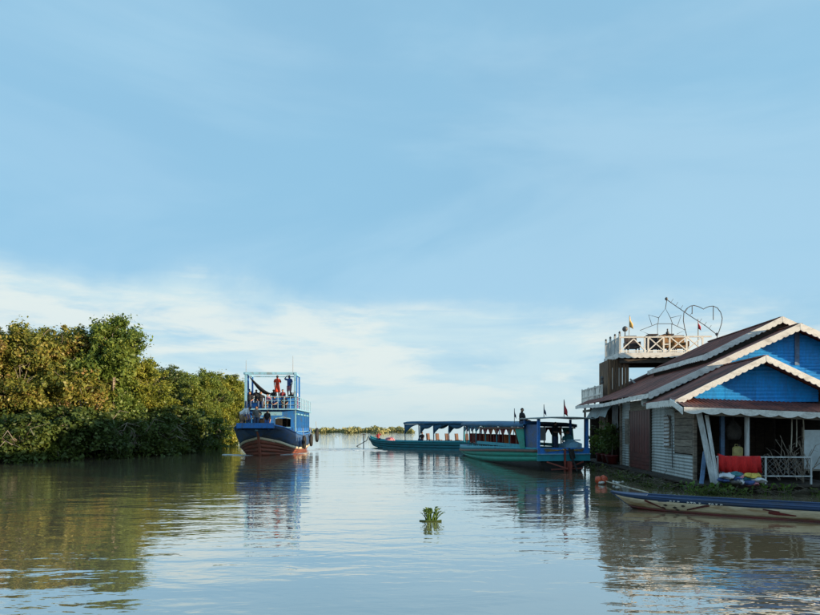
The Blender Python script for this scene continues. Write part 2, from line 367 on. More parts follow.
# ------------------------------------------------------------------ the setting
water = MB().add([(-9000, -300, 0), (9000, -300, 0), (9000, 12000, 0), (-9000, 12000, 0)], [(0, 1, 2, 3)]).build('water', 'river_water')
tag(water, 'calm muddy river water reflecting sky, boats and houses', kind='structure')
def river_bank():
    rows = []
    for D in np.arange(24, 96, 2.0):
        e = np.interp(D, [24, 33, 37, 47, 60, 67, 80, 96], [-23.0, -21.4, -18.6, -17.7, -19.0, -19.8, -23.0, -30])
        e += 0.3 * math.sin(D * 1.7)
        xs = [e, e - 0.6, e - 2, e - 6, e - 30]; zs = [-0.3, 0.02, 0.14, 0.45, 0.7]
        rows.append([(x, D, z + 0.05 * math.sin(3 * D + x)) for x, z in zip(xs, zs)])
    o = MB().grid(rows).build('river_bank', 'mud', smooth=True)
    tag(o, 'low muddy river bank under the trees', kind='structure')
river_bank()

# ------------------------------------------------------------------ vegetation
def leaves_mesh(name, centers, radii, n_per, size, mat, seed, flat=0.55, aspect=1.8):
    """many small leaf quads gathered in clumps"""
    g = np.random.default_rng(seed)
    c = np.repeat(np.asarray(centers), n_per, axis=0); r = np.repeat(np.asarray(radii), n_per)
    n = len(c)
    ax = g.normal(size=(len(centers), 3)); ax[:, 2] = np.abs(ax[:, 2]) * 0.6; ax /= np.linalg.norm(ax, axis=1)[:, None]
    ax = np.repeat(ax, n_per, axis=0)                       # each clump is a spray along its own twig
    off = ax * ((g.random(n) * 2 - 1) * 1.35 * r)[:, None] + g.normal(size=(n, 3)) * (0.42 * r)[:, None]
    p = c + off
    nrm = g.normal(size=(n, 3)) * 0.75 + off / r[:, None] * 0.6; nrm[:, 2] += flat
    nrm /= np.linalg.norm(nrm, axis=1)[:, None]
    t = g.normal(size=(n, 3)); t -= (t * nrm).sum(1)[:, None] * nrm; t /= np.linalg.norm(t, axis=1)[:, None]
    b = np.cross(nrm, t)
    s = size * (0.45 + 1.15 * g.random(n) ** 1.6)[:, None]
    L, W = t * s * 0.5 * aspect ** 0.5, b * s * 0.5 / aspect ** 0.5
    bend = nrm * s * 0.12
    q = np.stack([p - L, p + W * 1.0 + bend, p + L, p - W * 1.0 + bend], axis=1).reshape(-1, 3)
    me = bpy.data.meshes.new(name)
    me.vertices.add(4 * n); me.vertices.foreach_set('co', q.ravel().astype(np.float32))
    me.loops.add(4 * n); me.loops.foreach_set('vertex_index', np.arange(4 * n, dtype=np.int32))
    me.polygons.add(n); me.polygons.foreach_set('loop_start', np.arange(0, 4 * n, 4, dtype=np.int32))
    me.polygons.foreach_set('loop_total', np.full(n, 4, dtype=np.int32))
    me.update(); me.validate(); me.materials.append(M[mat])
    return me

def tree_proto(seed, H=8.0, Wd=3.2, n_clump=430, n_per=70, low=0.25):
    """returns (crown centres, radii, limb builder) for a broad river-bank tree clothed almost to the water"""
    g = np.random.default_rng(seed)
    lobes = []
    for k in range(9):
        a = g.random() * 6.283; z = low + 0.5 + (H - 1.6 - low) * (k + 0.5) / 9
        spread = Wd * (0.35 + 0.5 * math.sin(math.pi * min(1, (z / H) * 0.85 + 0.12)))
        lobes.append((math.cos(a) * spread * 0.55 * g.random() ** .5, math.sin(a) * spread * 0.55 * g.random() ** .5, z,
                      Wd * (0.38 + 0.25 * g.random()) * (1.15 - 0.45 * z / H)))
    lobes.append((0.2, 0, H - 1.5, Wd * 0.42))
    cs, rs = [], []
    subs = []                                               # boughs: bunches of sprays with darker gaps between
    for x, y, z, r in lobes:
        for k in range(max(5, int(7 * r / 1.3))):
            d = g.normal(size=3); d[2] = d[2] * 0.8 + 0.15; d /= np.linalg.norm(d); d *= r * (0.62 + 0.48 * g.random())
            subs.append((np.array([x, y, z]) + d * np.array([1, 1, 0.85]), 0.17 * Wd / 3.2 * (0.7 + 0.9 * g.random()) + 0.06))
    while len(cs) < n_clump:
        if g.random() < 0.16:
            x, y, z, r = lobes[g.integers(len(lobes))]
            d = g.normal(size=3); d /= np.linalg.norm(d); d *= r * (0.35 + 0.5 * g.random()); c = np.array([x, y, z]) + d
        else:
            p0, sg = subs[g.integers(len(subs))]; c = p0 + g.normal(size=3) * sg * np.array([1.25, 1.25, 0.8])
        if c[2] < low or c[2] > H - 0.25: continue
        cs.append(c); rs.append(0.20 + 0.30 * g.random() ** 1.3)
    # a few twigs poking out of the outline
    tips = []
    for k in range(34):
        x, y, z, r = lobes[g.integers(4, len(lobes))]
        d = g.normal(size=3); d[2] = abs(d[2]) * 0.9 + 0.2; d /= np.linalg.norm(d)
        e = np.array([x, y, z]) + d * r * (1.08 + 0.30 * g.random() ** 2)
        tips.append((np.array([x, y, z]), e)); cs.append(e); rs.append(0.16 + 0.12 * g.random())
    tr = MB()
    zt = H * 0.62
    path = [(0.12 * math.sin(i * 1.3 + seed), 0.12 * math.cos(i * 1.7 + seed), -0.4 + (zt + 0.4) * i / 6) for i in range(7)]
    tr.tube(path, [0.19, 0.17, 0.15, 0.13, 0.10, 0.075, 0.05], 7)
    lm = MB()
    for x, y, z, r in lobes:
        zb = max(0.3, z * 0.45)
        m = ((x * 0.4), (y * 0.4), zb + (z - zb) * 0.55)
        lm.tube([(0, 0, zb), m, (x, y, z)], [0.09, 0.06, 0.03], 5)
        for k in range(5):
            d = Vector(g.normal(size=3)).normalized() * r * 0.95; d.z = abs(d.z) * 0.6
            e = Vector((x, y, z)) + d
            lm.tube([(x, y, z), Vector((x, y, z)).lerp(e, 0.5) + Vector((0, 0, 0.12)), e], [0.03, 0.02, 0.008], 4)
    for k in range(16):                                     # bare arching twigs near the outside
        x, y, z, r = lobes[g.integers(0, len(lobes))]
        d = Vector(g.normal(size=3)); d.z = d.z * 0.4 + 0.1; d.normalize(); p = Vector((x, y, z)) + d * r * 0.75
        q = p + d * 0.5 + Vector((0, 0, 0.25)); w = q + d * 0.45 - Vector((0, 0, 0.15 + 0.3 * g.random()))
        lm.tube([p, q, w], [0.022, 0.016, 0.007], 4)
        e2 = q + Vector(g.normal(size=3)) * 0.3; lm.tube([q, e2], [0.013, 0.006], 4)
    for s0, e in tips:
        lm.tube([s0, (s0 + e) / 2 + np.array([0, 0, .1]), e], [0.025, 0.016, 0.006], 4)
    return cs, rs, tr, lm

PROTO = {}
for key, seed, kw in (('a', 11, {}), ('b', 23, dict(Wd=3.6)), ('c', 37, dict(Wd=3.0)), ('d', 51, dict(Wd=3.3))):
    cs, rs, tr, lm = tree_proto(seed, **kw)
    t_o = tr.build('trunk', 'bark'); l_o = lm.build('limbs', 'bark')
    PROTO[key] = (t_o.data, l_o.data, leaves_mesh('crown', cs, rs, 105, 0.135, 'leaf_green', seed))
    bpy.data.objects.remove(t_o); bpy.data.objects.remove(l_o)
CROWNS = {}
def crown_mesh(key, mat):
    if (key, mat) not in CROWNS:
        me = PROTO[key][2]
        if me.materials[0].name != mat:
            me = me.copy(); me.materials[0] = M[mat]
        CROWNS[key, mat] = me
    return CROWNS[key, mat]
def tree(px, D, ytop, key, mat, label, wide=1.0, rz=None, group='trees on the left bank'):
    X = (px - 410) / F * D; H = CAM_H + (HOR - ytop) / F * D
    t = thing('bank_tree', label, 'tree', (X, D, 0.25), rz if rz is not None else random.uniform(0, 6.28), group)
    s = (H - 0.25) / 7.9; t.scale = (s * wide, s * wide, s)
    for nm, me in (('trunk', PROTO[key][0]), ('limbs', PROTO[key][1]), ('crown', crown_mesh(key, mat))):
        o = bpy.data.objects.new(nm, me); C.objects.link(o); o.parent = t
        if nm == 'limbs': o['kind'] = 'stuff'
    return t
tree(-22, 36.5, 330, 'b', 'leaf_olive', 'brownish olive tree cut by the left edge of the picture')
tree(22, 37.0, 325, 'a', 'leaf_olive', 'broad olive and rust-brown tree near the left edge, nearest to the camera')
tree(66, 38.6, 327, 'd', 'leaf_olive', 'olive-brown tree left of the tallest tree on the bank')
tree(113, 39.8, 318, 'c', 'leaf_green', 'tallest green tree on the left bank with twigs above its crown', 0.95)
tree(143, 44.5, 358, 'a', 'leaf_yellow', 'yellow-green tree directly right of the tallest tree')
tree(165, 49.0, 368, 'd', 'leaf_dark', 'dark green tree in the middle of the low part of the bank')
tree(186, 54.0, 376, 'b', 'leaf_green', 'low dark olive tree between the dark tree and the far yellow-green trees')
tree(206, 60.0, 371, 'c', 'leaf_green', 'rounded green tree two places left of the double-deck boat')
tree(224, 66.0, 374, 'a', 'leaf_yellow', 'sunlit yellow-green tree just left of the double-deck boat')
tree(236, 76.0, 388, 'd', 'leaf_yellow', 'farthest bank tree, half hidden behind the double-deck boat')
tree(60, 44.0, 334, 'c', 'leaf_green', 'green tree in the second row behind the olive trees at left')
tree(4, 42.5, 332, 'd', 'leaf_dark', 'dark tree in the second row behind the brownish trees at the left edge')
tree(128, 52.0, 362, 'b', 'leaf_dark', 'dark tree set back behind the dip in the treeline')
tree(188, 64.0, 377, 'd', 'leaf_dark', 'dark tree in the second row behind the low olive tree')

# low bushes at the water's edge
cs, rs, tr, lm = tree_proto(77, H=2.4, Wd=1.9, n_clump=110, low=0.05)
stem_o = lm.build('stems', 'bark'); STEM = stem_o.data; bpy.data.objects.remove(stem_o)
BUSH = {}
for m in ('leaf_dark', 'leaf_green', 'leaf_yellow'):
    BUSH[m] = leaves_mesh('foliage', cs, rs, 100, 0.115, m, 78)
def bush(X, D, h, mat, label):
    t = thing('waterside_bush', label, 'bush', (X, D, -0.02), random.uniform(0, 6.28), 'bushes along the waterline of the left bank')
    s = h / 2.4; t.scale = (s * 1.15, s * 1.15, s)
    for nm, me in (('stems', STEM), ('foliage', BUSH[mat])):
        o = bpy.data.objects.new(nm, me); C.objects.link(o); o.parent = t
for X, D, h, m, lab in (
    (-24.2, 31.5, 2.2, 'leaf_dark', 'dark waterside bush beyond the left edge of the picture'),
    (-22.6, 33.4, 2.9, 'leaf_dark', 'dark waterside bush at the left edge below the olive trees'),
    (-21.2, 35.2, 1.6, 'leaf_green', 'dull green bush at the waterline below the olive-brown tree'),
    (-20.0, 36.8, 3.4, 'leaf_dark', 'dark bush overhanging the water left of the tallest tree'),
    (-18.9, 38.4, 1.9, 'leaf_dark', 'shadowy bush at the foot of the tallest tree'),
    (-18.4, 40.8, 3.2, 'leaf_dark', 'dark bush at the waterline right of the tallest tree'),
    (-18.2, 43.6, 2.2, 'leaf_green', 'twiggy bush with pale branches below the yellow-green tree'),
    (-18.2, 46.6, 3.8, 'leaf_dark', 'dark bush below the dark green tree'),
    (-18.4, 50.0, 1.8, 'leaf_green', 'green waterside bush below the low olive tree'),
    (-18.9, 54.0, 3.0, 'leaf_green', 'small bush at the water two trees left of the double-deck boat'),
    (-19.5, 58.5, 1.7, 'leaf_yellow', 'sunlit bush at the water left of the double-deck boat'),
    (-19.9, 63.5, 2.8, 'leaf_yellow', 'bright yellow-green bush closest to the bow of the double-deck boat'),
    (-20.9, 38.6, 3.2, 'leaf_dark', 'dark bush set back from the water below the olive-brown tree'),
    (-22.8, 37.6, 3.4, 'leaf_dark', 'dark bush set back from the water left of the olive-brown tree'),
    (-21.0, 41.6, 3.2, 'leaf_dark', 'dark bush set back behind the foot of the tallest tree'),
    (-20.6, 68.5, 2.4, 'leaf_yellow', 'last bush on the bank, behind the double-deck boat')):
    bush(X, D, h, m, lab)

# far-off flooded scrub on the horizon
def far_scrub():
    g = np.random.default_rng(5); cs = []; rs = []
    for px in np.arange(300, 412, 0.35):
        D = 255 + 25 * math.sin(px * .21)
        hgt = 2.0 * (0.35 + 0.65 * abs(math.sin(px * 0.13) * math.sin(px * 0.37 + 1))) * (1.15 if 352 < px < 400 else 0.8)
        for k in range(3):
            cs.append(((px - 410) / F * D + g.normal() * .3, D + g.normal() * 5, max(0.1, hgt * g.random() ** .6))); rs.append(0.6)
    me = leaves_mesh('far_scrub', cs, rs, 14, 0.75, 'leaf_far', 6)
    o = bpy.data.objects.new('far_scrub', me); C.objects.link(o)
    tag(o, 'far strip of yellow-green flooded scrub on the horizon', 'scrub', kind='stuff')
far_scrub()

# floating plants
def hyacinth_mesh(seed, n=14, spread=0.2, h=0.2, leaf=0.10):
    g = random.Random(seed); stems = MB(); lv = MB()
    for k in range(n):
        a = g.uniform(0, 6.283); r = spread * g.uniform(0.05, 0.6); tip_r = r + spread * g.uniform(0.1, 0.75); hh = h * g.uniform(0.45, 1.1)
        b = Vector((r * math.cos(a), r * math.sin(a), -0.02)); t = Vector((tip_r * math.cos(a), tip_r * math.sin(a), hh))
        stems.tube([b, b.lerp(t, .55) + Vector((0, 0, hh * .12)), t], [0.012, 0.009, 0.006], 5)
        d = (t - b); d.z *= 0.35; d.normalize(); s = d.cross(Vector((0, 0, 1))).normalized(); up = s.cross(d)
        L = leaf * g.uniform(0.8, 1.25); w = L * 0.42
        pts = []
        for u, ww in ((0, .25), (.25, .9), (.55, 1.0), (.85, .6), (1.0, .05)):
            c = t + d * L * u + up * (0.10 * L * math.sin(u * 3.14))
            pts.append([c - s * w * ww + up * 0.12 * L * ww, c, c + s * w * ww + up * 0.12 * L * ww])
        lv.grid(pts)
    return stems, lv
st, lv = hyacinth_mesh(3, 40, 0.185, 0.21, 0.075)
pH = P(430.5, 520, 12.3)
t = thing('water_hyacinth', 'single floating water hyacinth clump alone in the open water', 'plant', (pH.x, pH.y, 0))
st.build('stems', 'leaf_fresh', t); lv.build('leaves', 'leaf_green', t)
MB().tube([(-0.22, -.05, 0.005), (-0.1, -.12, 0.012), (0.1, -.12, .008), (0.22, -.1, 0.02)], 0.022, 5).build('runner', 'leaf_dark', t)

# ------------------------------------------------------------------ the floating houses at right
HA = math.atan(0.0667); HX, HY = 9.13, 19.3
hc, hs_ = math.cos(HA), math.sin(HA)
def hl(px, py, y):                          # photo pixel on the house plane local y -> local point
    k = (px - 410) / F
    x = (k * (HY + y * hc) - HX - y * hs_) / (hc + k * hs_)
    D = HY - x * hs_ + y * hc
    return Vector((x, y, CAM_H - (py - HOR) / F * D))
def hs(px, py, x):                          # photo pixel on the side plane local x -> local point
    k = (px - 410) / F
    y = (k * (HY - x * hs_) - HX - x * hc) / (hs_ - k * hc)
    D = HY - x * hs_ + y * hc
    return Vector((x, y, CAM_H - (py - HOR) / F * D))

def corr_sheet(mb, o, U, V, Nn, f0, f1, lv, pitch=0.11, amp=0.014, seg=4, bend=0.0):
    """corrugated sheet: ridges run along U, the wave goes along V; f0(v), f1(v) give its ends along U"""
    n = max(2, int(lv / pitch * seg)); vs = []; fs = []
    for i in range(n + 1):
        v = lv * i / n; w = amp * math.sin(2 * math.pi * v / pitch)
        a, b = f0(v), f1(v)
        if b < a: a = b = (a + b) / 2
        vs += [o + U * a + V * v + Nn * w, o + U * b + V * v + Nn * w]
    for i in range(n): fs.append((2 * i, 2 * i + 1, 2 * i + 3, 2 * i + 2))
    mb.add(vs, fs)
def slope_sheets(parent, x0, z0, x1, z1, ya, yb, mat='roof_brown', w=0.82, lift=0.0, pitch=0.13):
    """roof slope from eave (x0,z0) to ridge (x1,z1), sheets side by side from ya to yb"""
    up = Vector((x1 - x0, 0, z1 - z0)); L = up.length; up.normalize()
    Nn = Vector((-up.z, 0, up.x)) if x1 > x0 else Vector((up.z, 0, -up.x)) * 1
    if Nn.z < 0: Nn = -Nn
    n = max(1, round((yb - ya) / w)); w = (yb - ya) / n
    for i in range(n):
        mb = MB(); j = random.uniform(-.02, .02)
        o = Vector((x0, ya + i * w - 0.01, z0 + lift + (0.006 if i % 2 else 0)))
        corr_sheet(mb, o, up, Vector((0, 1, 0)), Nn, lambda v: j, lambda v: L, w + 0.02, pitch, 0.018, 5)
        mb.build('roof_sheet', mat, parent)
def scallop(parent, a, b, h, th=0.035, pitch=0.21, amp=0.022, name='fascia_board', mat='trim_white', nrm=None):
    """board from a to b (top edge), its lower edge cut in scallops; hangs straight down"""
    a, b = Vector(a), Vector(b); d = b - a; L = d.length; n = max(2, round(L / pitch)); k = 6
    mb = MB(); top = []; bot = []
    for i in range(n * k + 1):
        p = a + d * (i / (n * k)) + Vector((0, 0, .022 * mnoise.noise(Vector((a.x * 3 + i * .045, a.y * 2, a.z))) * math.sin(math.pi * i / (n * k)))); top.append(p)
        bot.append(p - Vector((0, 0, h - amp + amp * 2 * abs(math.sin(math.pi * i / k)) ** 0.8 - amp)))
    nr = Vector(nrm) if nrm is not None else Vector((d.y, -d.x, 0)).normalized()
    o2 = nr * th
    m = len(top)
    vs = top + bot + [p + o2 for p in top] + [p + o2 for p in bot]; fs = []
    for i in range(m - 1):
        fs += [(i, i + 1, m + i + 1, m + i), (2 * m + i, 3 * m + i, 3 * m + i + 1, 2 * m + i + 1),
               (i, 2 * m + i, 2 * m + i + 1, i + 1), (m + i, m + i + 1, 3 * m + i + 1, 3 * m + i)]
    fs += [(0, m, 3 * m, 2 * m), (m - 1, 3 * m - 1, 4 * m - 1, 2 * m - 1)]
    return mb.add(vs, fs).build(name, mat, parent)
def siding_x(parent, y, x0, x1, zb, zt, sw=0.9, mat='blue_siding', pitch=0.12, name='siding_sheet', nrm=(0, -1, 0)):
    """sheets of horizontal corrugation on a wall facing -y; zt(x) top, zb number"""
    n = max(1, round((x1 - x0) / sw)); w = (x1 - x0) / n
    for i in range(n):
        xa, xb = x0 + i * w, x0 + (i + 1) * w + 0.012
        top = max(zt(xa), zt(xb), zt((xa + xb) / 2)); lv = top - zb
        if lv < 0.08: continue
        mb = MB()
        # ends along x for each height: where the roof line leaves room
        S_ = np.linspace(xa, xb, 25); T_ = np.array([zt(s) for s in S_])
        def f0(v):
            ok = S_[T_ >= zb + v - 1e-6]; return (ok[0] if len(ok) else (xa if T_[0] > T_[-1] else xb))
        def f1(v):
            ok = S_[T_ >= zb + v - 1e-6]; return (ok[-1] if len(ok) else (xa if T_[0] > T_[-1] else xb))
        corr_sheet(mb, Vector((0, y - (0.004 if i % 2 else 0), zb)), Vector((1, 0, 0)), Vector((0, 0, 1)), Vector(nrm), f0, f1, lv, pitch, 0.012, 4)
        mb.build(name, mat, parent)
def siding_y(parent, x, ya, yb, zb, zt, sw=0.9, mat='grey_siding', pitch=0.11, name='siding_sheet'):
    n = max(1, round((yb - ya) / sw)); w = (yb - ya) / n
    for i in range(n):
        mb = MB()
        corr_sheet(mb, Vector((x - (0.004 if i % 2 else 0), 0, zb)), Vector((0, 1, 0)), Vector((0, 0, 1)), Vector((-1, 0, 0)),
                   lambda v: ya + i * w, lambda v: ya + (i + 1) * w + .012, zt - zb, pitch, 0.013, 4)
        mb.build(name, mat, parent)

FLOOR = 0.22
# the raft both houses float on
raft = thing('floating_raft', 'low dark timber raft carrying the blue-gabled house', 'raft', (HX, HY, 0), -HA)
for i in range(14):
    MB().box((-0.55 + 0.42 + i * 0.83, 7.0, FLOOR - 0.03), (0.80, 17.0, 0.05)).build('deck_plank', 'dark_wood', raft)
for i, y in enumerate((-1.15, 1.5, 4.5, 7.5, 10.5, 13.5)):
    MB().tube([(-0.75, y, 0.06), (4, y, 0.05), (11.3, y, 0.06)], 0.11, 8).build('log', 'dark_wood', raft, True)

# ---------------- front house with the low gable
hA = thing('front_house', 'front floating house with low blue gable, white scalloped trim and open porch', 'house', (HX, HY, 0), -HA)
YB = -0.62
eL = hl(678, 399.5, YB); ap = hl(766, 356.5, YB); slopeA = (ap.z - eL.z) / (ap.x - eL.x)
eRx = 2 * ap.x - eL.x
topA = lambda x: ap.z - abs(x - ap.x) * slopeA - 0.05
GB = hl(740, 402, 0).z                       # foot of the gable siding
slope_sheets(hA, eL.x - 0.05, eL.z - 0.05 * slopeA, ap.x, ap.z, YB + 0.02, 2.62)
slope_sheets(hA, eRx + 0.05, eL.z - 0.05 * slopeA, ap.x, ap.z, YB + 0.02, 2.62)
scallop(hA, (eL.x - .1, YB, eL.z + 0.035 - .1 * slopeA), (ap.x + .012, YB, ap.z + 0.045), 0.215, 0.04, name='barge_board', nrm=(0, -1, 0))
scallop(hA, (ap.x - .012, YB - .004, ap.z + 0.045), (eRx + .1, YB - .004, eL.z + 0.035 - .1 * slopeA), 0.215, 0.04, name='barge_board', nrm=(0, -1, 0))
MB().bar((ap.x, YB, ap.z + .03), (ap.x, 2.6, ap.z + .03), 0.16, 0.04).build('ridge_cap', 'roof_brown', hA)
scallop(hA, (eL.x - .07, YB + 0.05, eL.z - 0.0), (eL.x - .07, 2.12, eL.z + 0.0), 0.22, 0.03, nrm=(-1, 0, 0))
siding_x(hA, 0.0, 0.02, 2 * ap.x - 0.02, GB, topA, 0.92)
# lean-to over the porch front, sagging towards the right
PY = -1.25
pL, pR = hl(684, 407, PY), hl(820, 412.6, PY)
sag = (pR.z - pL.z) / (pR.x - pL.x)
xP0, xP1 = pL.x, eRx + 0.1
def pz(x): return pL.z + sag * (x - pL.x)
n = 7
for i in range(n):
    xa = xP0 + (xP1 - xP0) * i / n; xb = xP0 + (xP1 - xP0) * (i + 1) / n + 0.02
    mb = MB(); k = 30; rows = []
    for j in range(k + 1):
        x = xa + (xb - xa) * j / k; w = 0.014 * math.sin(j * 1.25)
        rows.append([Vector((x, PY - 0.03, pz(x) + 0.01 + w)), Vector((x, -0.02, pz(x) + 0.36 + w))])
    mb.grid(rows).build('porch_roof_sheet', 'roof_brown', hA)
scallop(hA, (xP0 - 0.03, PY - .05, pz(xP0) + 0.0), (xP1, PY - .05, pz(xP1) + 0.0), 0.20, 0.035, 0.55, 0.035, name='porch_fascia', nrm=(0, -1, 0))
MB().prism([(xP0 - .05, PY - .05, pz(xP0) - .02), (xP0 - .05, PY - .05, pz(xP0) - .22), (xP0 - .05, PY + .25, pz(xP0) - .1), (xP0 - .05, -0.3, pz(xP0) + .12), (xP0 - .05, -.3, pz(xP0) + .3)], (-0.03, 0, 0)).build('porch_side_board', 'trim_white', hA)
# side wall facing the channel
c1 = hs(675, 411, 0).y; c2 = hs(652, 411, 0).y
WT = eL.z - 0.12
siding_y(hA, 0.0, 0.05, c1, FLOOR, hs(690, 455, 0).z, 0.8)
zlo, zhi = hs(690, 454, 0).z, hs(690, 411, 0).z
pn = 6
for i in range(pn):
    z = zlo + (zhi - zlo) * (i + .5) / pn; hgt = (zhi - zlo) / pn - 0.018
    MB().box((-0.01 - 0.006 * (i % 2), (0.03 + c1) / 2, z), (0.03, c1 - 0.05 - 0.03 * random.random(), hgt)).build('window_plank', 'old_plank', hA)
MB().box((0.02, (0.05 + c1) / 2, (zlo + zhi) / 2), (0.02, c1, zhi - zlo)).build('window_back', 'dark_wood', hA)
siding_y(hA, 0.0, c1 + 0.02, c2, FLOOR, WT, 0.8)
MB().box((-0.02, (0.05 + c1) / 2, zhi + (WT - zhi) / 2 + .02), (0.03, c1 - .02, WT - zhi - .03)).build('wall_board', 'old_plank', hA)
w0, w1 = hs(671, 415, 0), hs(665, 450, 0)
sh = MB().box((-0.03, (w0.y + w1.y) / 2, (w0.z + w1.z) / 2 + .05), (0.03, abs(w1.y - w0.y), 1.15)).build('shutter', 'old_wood', hA)
for i in range(8):
    MB().box((-0.055, (w0.y + w1.y) / 2, (w0.z + w1.z) / 2 - 0.42 + i * 0.135), (0.02, abs(w1.y - w0.y) * .85, 0.09), Matrix.Rotation(0.4, 3, 'Y')).build('slat', 'pale_board', sh)
MB().box((0.03, 0.0, 1.35), (0.10, 0.10, 2.3)).build('corner_post', 'old_wood', hA)
MB().tube([(-.06, c1 + .55, WT - .3), (-.07, c1 + .3, WT - .5), (-0.07, c1 + .1, WT - .7), (-.07, c1 + .05, 0.5)], 0.018, 5).build('drain_pipe', 'wire_dark', hA)
# porch interior
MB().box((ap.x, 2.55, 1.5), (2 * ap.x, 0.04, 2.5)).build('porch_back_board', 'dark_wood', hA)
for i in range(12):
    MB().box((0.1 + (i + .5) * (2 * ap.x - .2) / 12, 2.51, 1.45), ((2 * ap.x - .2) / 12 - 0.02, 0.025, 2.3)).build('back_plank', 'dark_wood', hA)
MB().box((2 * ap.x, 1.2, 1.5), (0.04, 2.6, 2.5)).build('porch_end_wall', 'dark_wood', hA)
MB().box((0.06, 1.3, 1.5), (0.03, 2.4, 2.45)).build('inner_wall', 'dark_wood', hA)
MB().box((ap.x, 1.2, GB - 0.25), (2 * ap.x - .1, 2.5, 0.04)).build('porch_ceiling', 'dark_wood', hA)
for px in (747, 833):
    p = hl(px, 450, -0.95)
    MB().bar((p.x, -0.95, FLOOR), (p.x, -0.95, pz(p.x) - 0.1), 0.10, 0.10).build('porch_post', 'pale_board', hA)
p = hl(722, 450, 0.6)
MB().bar((p.x, .6, FLOOR), (p.x, .6, GB - .25), 0.12, 0.12).build('inner_post', 'blue_board', hA)
MB().bar((0.0, PY + .06, pz(0) - 0.16), (xP1, PY + .06, pz(xP1) - 0.16), 0.07, 0.12).build('porch_beam', 'old_wood', hA)

# ---------------- hall behind: taller gable, long roof down to the channel
hB = thing('long_hall', 'long floating hall with tall blue gable and brown roof running away from the camera', 'house', (HX, HY, 0), -HA)
YBB = 2.15
bL = hl(652, 392, YBB); bA = hl(800, 324.5, YBB); slB = (bA.z - bL.z) / (bA.x - bL.x); bRx = 2 * bA.x - bL.x
topB = lambda x: bA.z - abs(x - bA.x) * slB - 0.06
YEND = 14.6
slope_sheets(hB, bL.x - .08, bL.z - .08 * slB, bA.x, bA.z, YBB + .02, YEND)
slope_sheets(hB, bRx + .08, bL.z - .08 * slB, bA.x, bA.z, YBB + .02, YEND)
scallop(hB, (bL.x - .12, YBB, bL.z + .04 - .12 * slB), (bA.x + .012, YBB, bA.z + .05), 0.26, 0.04, name='barge_board', nrm=(0, -1, 0))
scallop(hB, (bA.x - .012, YBB - .004, bA.z + .05), (bRx + .12, YBB - .004, bL.z + .04 - .12 * slB), 0.26, 0.04, name='barge_board', nrm=(0, -1, 0))
MB().bar((bA.x, YBB, bA.z + .03), (bA.x, YEND, bA.z + .03), 0.18, 0.04).build('ridge_cap', 'roof_brown', hB)
siding_x(hB, 2.72, 0.05, 2 * bA.x - .05, eL.z - .1, topB, 0.98)
pv = hl(797.5, 350, 2.66)
MB().box((pv.x, 2.685, bA.z - 0.75), (0.16, 0.02, 1.25)).build('gable_batten', 'blue_board', hB)
# eave trim: long thin gutter board along the channel side, drooping a little
for i in range(6):
    ya = YBB + (YEND - YBB) * i / 6; yb = YBB + (YEND - YBB) * (i + 1) / 6
    dz = lambda y: bL.z - .10 + 0.05 * math.sin(y * .55)
    scallop(hB, (bL.x - .12, ya, dz(ya)), (bL.x - .12, yb + .01, dz(yb)), 0.17, 0.03, 0.4, 0.012, name='eave_board', nrm=(-1, 0, 0))
MB().box((2 * bA.x, 8.5, 1.7), (0.05, 12, 3.0)).build('far_wall', 'grey_siding', hB)
MB().box((bA.x, YEND - .3, 1.6), (2 * bA.x - .2, 0.05, 2.8)).build('end_wall', 'dark_wood', hB)
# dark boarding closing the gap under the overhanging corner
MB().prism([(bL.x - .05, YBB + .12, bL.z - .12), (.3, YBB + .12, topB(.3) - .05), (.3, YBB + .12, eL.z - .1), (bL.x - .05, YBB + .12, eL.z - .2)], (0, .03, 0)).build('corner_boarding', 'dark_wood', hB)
# raised roof along the middle of the hall
YC = 3.35
cL = hl(704, 355.5, YC); cA = hl(782, 318.0, YC); slC = (cA.z - cL.z) / (cA.x - cL.x); cRx = 2 * cA.x - cL.x
YC1 = YC + 6.3
slope_sheets(hB, cL.x, cL.z, cA.x, cA.z, YC, YC1); slope_sheets(hB, cRx, cL.z, cA.x, cA.z, YC, YC1)
MB().bar((cA.x, YC, cA.z + .03), (cA.x, YC1, cA.z + .03), .16, .04).build('ridge_cap', 'roof_brown', hB)
scallop(hB, (cL.x - .06, YC - .02, cL.z + .04 - .06 * slC), (cA.x + .012, YC - .02, cA.z + .06), 0.24, 0.04, name='barge_board', nrm=(0, -1, 0))
scallop(hB, (cA.x - .012, YC - .024, cA.z + .06), (cRx + .06, YC - .024, cL.z + .04 - .06 * slC), 0.24, 0.04, name='barge_board', nrm=(0, -1, 0))
scallop(hB, (cL.x - .03, YC, cL.z + .02), (cL.x - .03, YC1, cL.z + .02), 0.20, 0.03, name='eave_board', nrm=(-1, 0, 0))
MB().prism([(cL.x + .2, YC + .15, cL.z + .0), (cA.x, YC + .15, cA.z - .08), (cRx - .2, YC + .15, cL.z + .0), (cRx - .2, YC + .15, topB(cRx - .2)), (bA.x, YC + .15, topB(bA.x) - .1), (cL.x + .2, YC + .15, topB(cL.x + .2))], (0, .03, 0)).build('raised_gable', 'dark_wood', hB)
MB().prism([(cL.x + .2, YC1 - .15, cL.z + .0), (cA.x, YC1 - .15, cA.z - .08), (cRx - .2, YC1 - .15, cL.z + .0), (cRx - .2, YC1 - .15, topB(cRx - .2)), (bA.x, YC1 - .15, topB(bA.x) - .1), (cL.x + .2, YC1 - .15, topB(cL.x + .2))], (0, .03, 0)).build('raised_gable', 'dark_wood', hB)
MB().box((cL.x + .25, (YC + YC1) / 2, cL.z - .1), (.04, YC1 - YC - .3, .5)).build('clerestory_wall', 'dark_wood', hB)
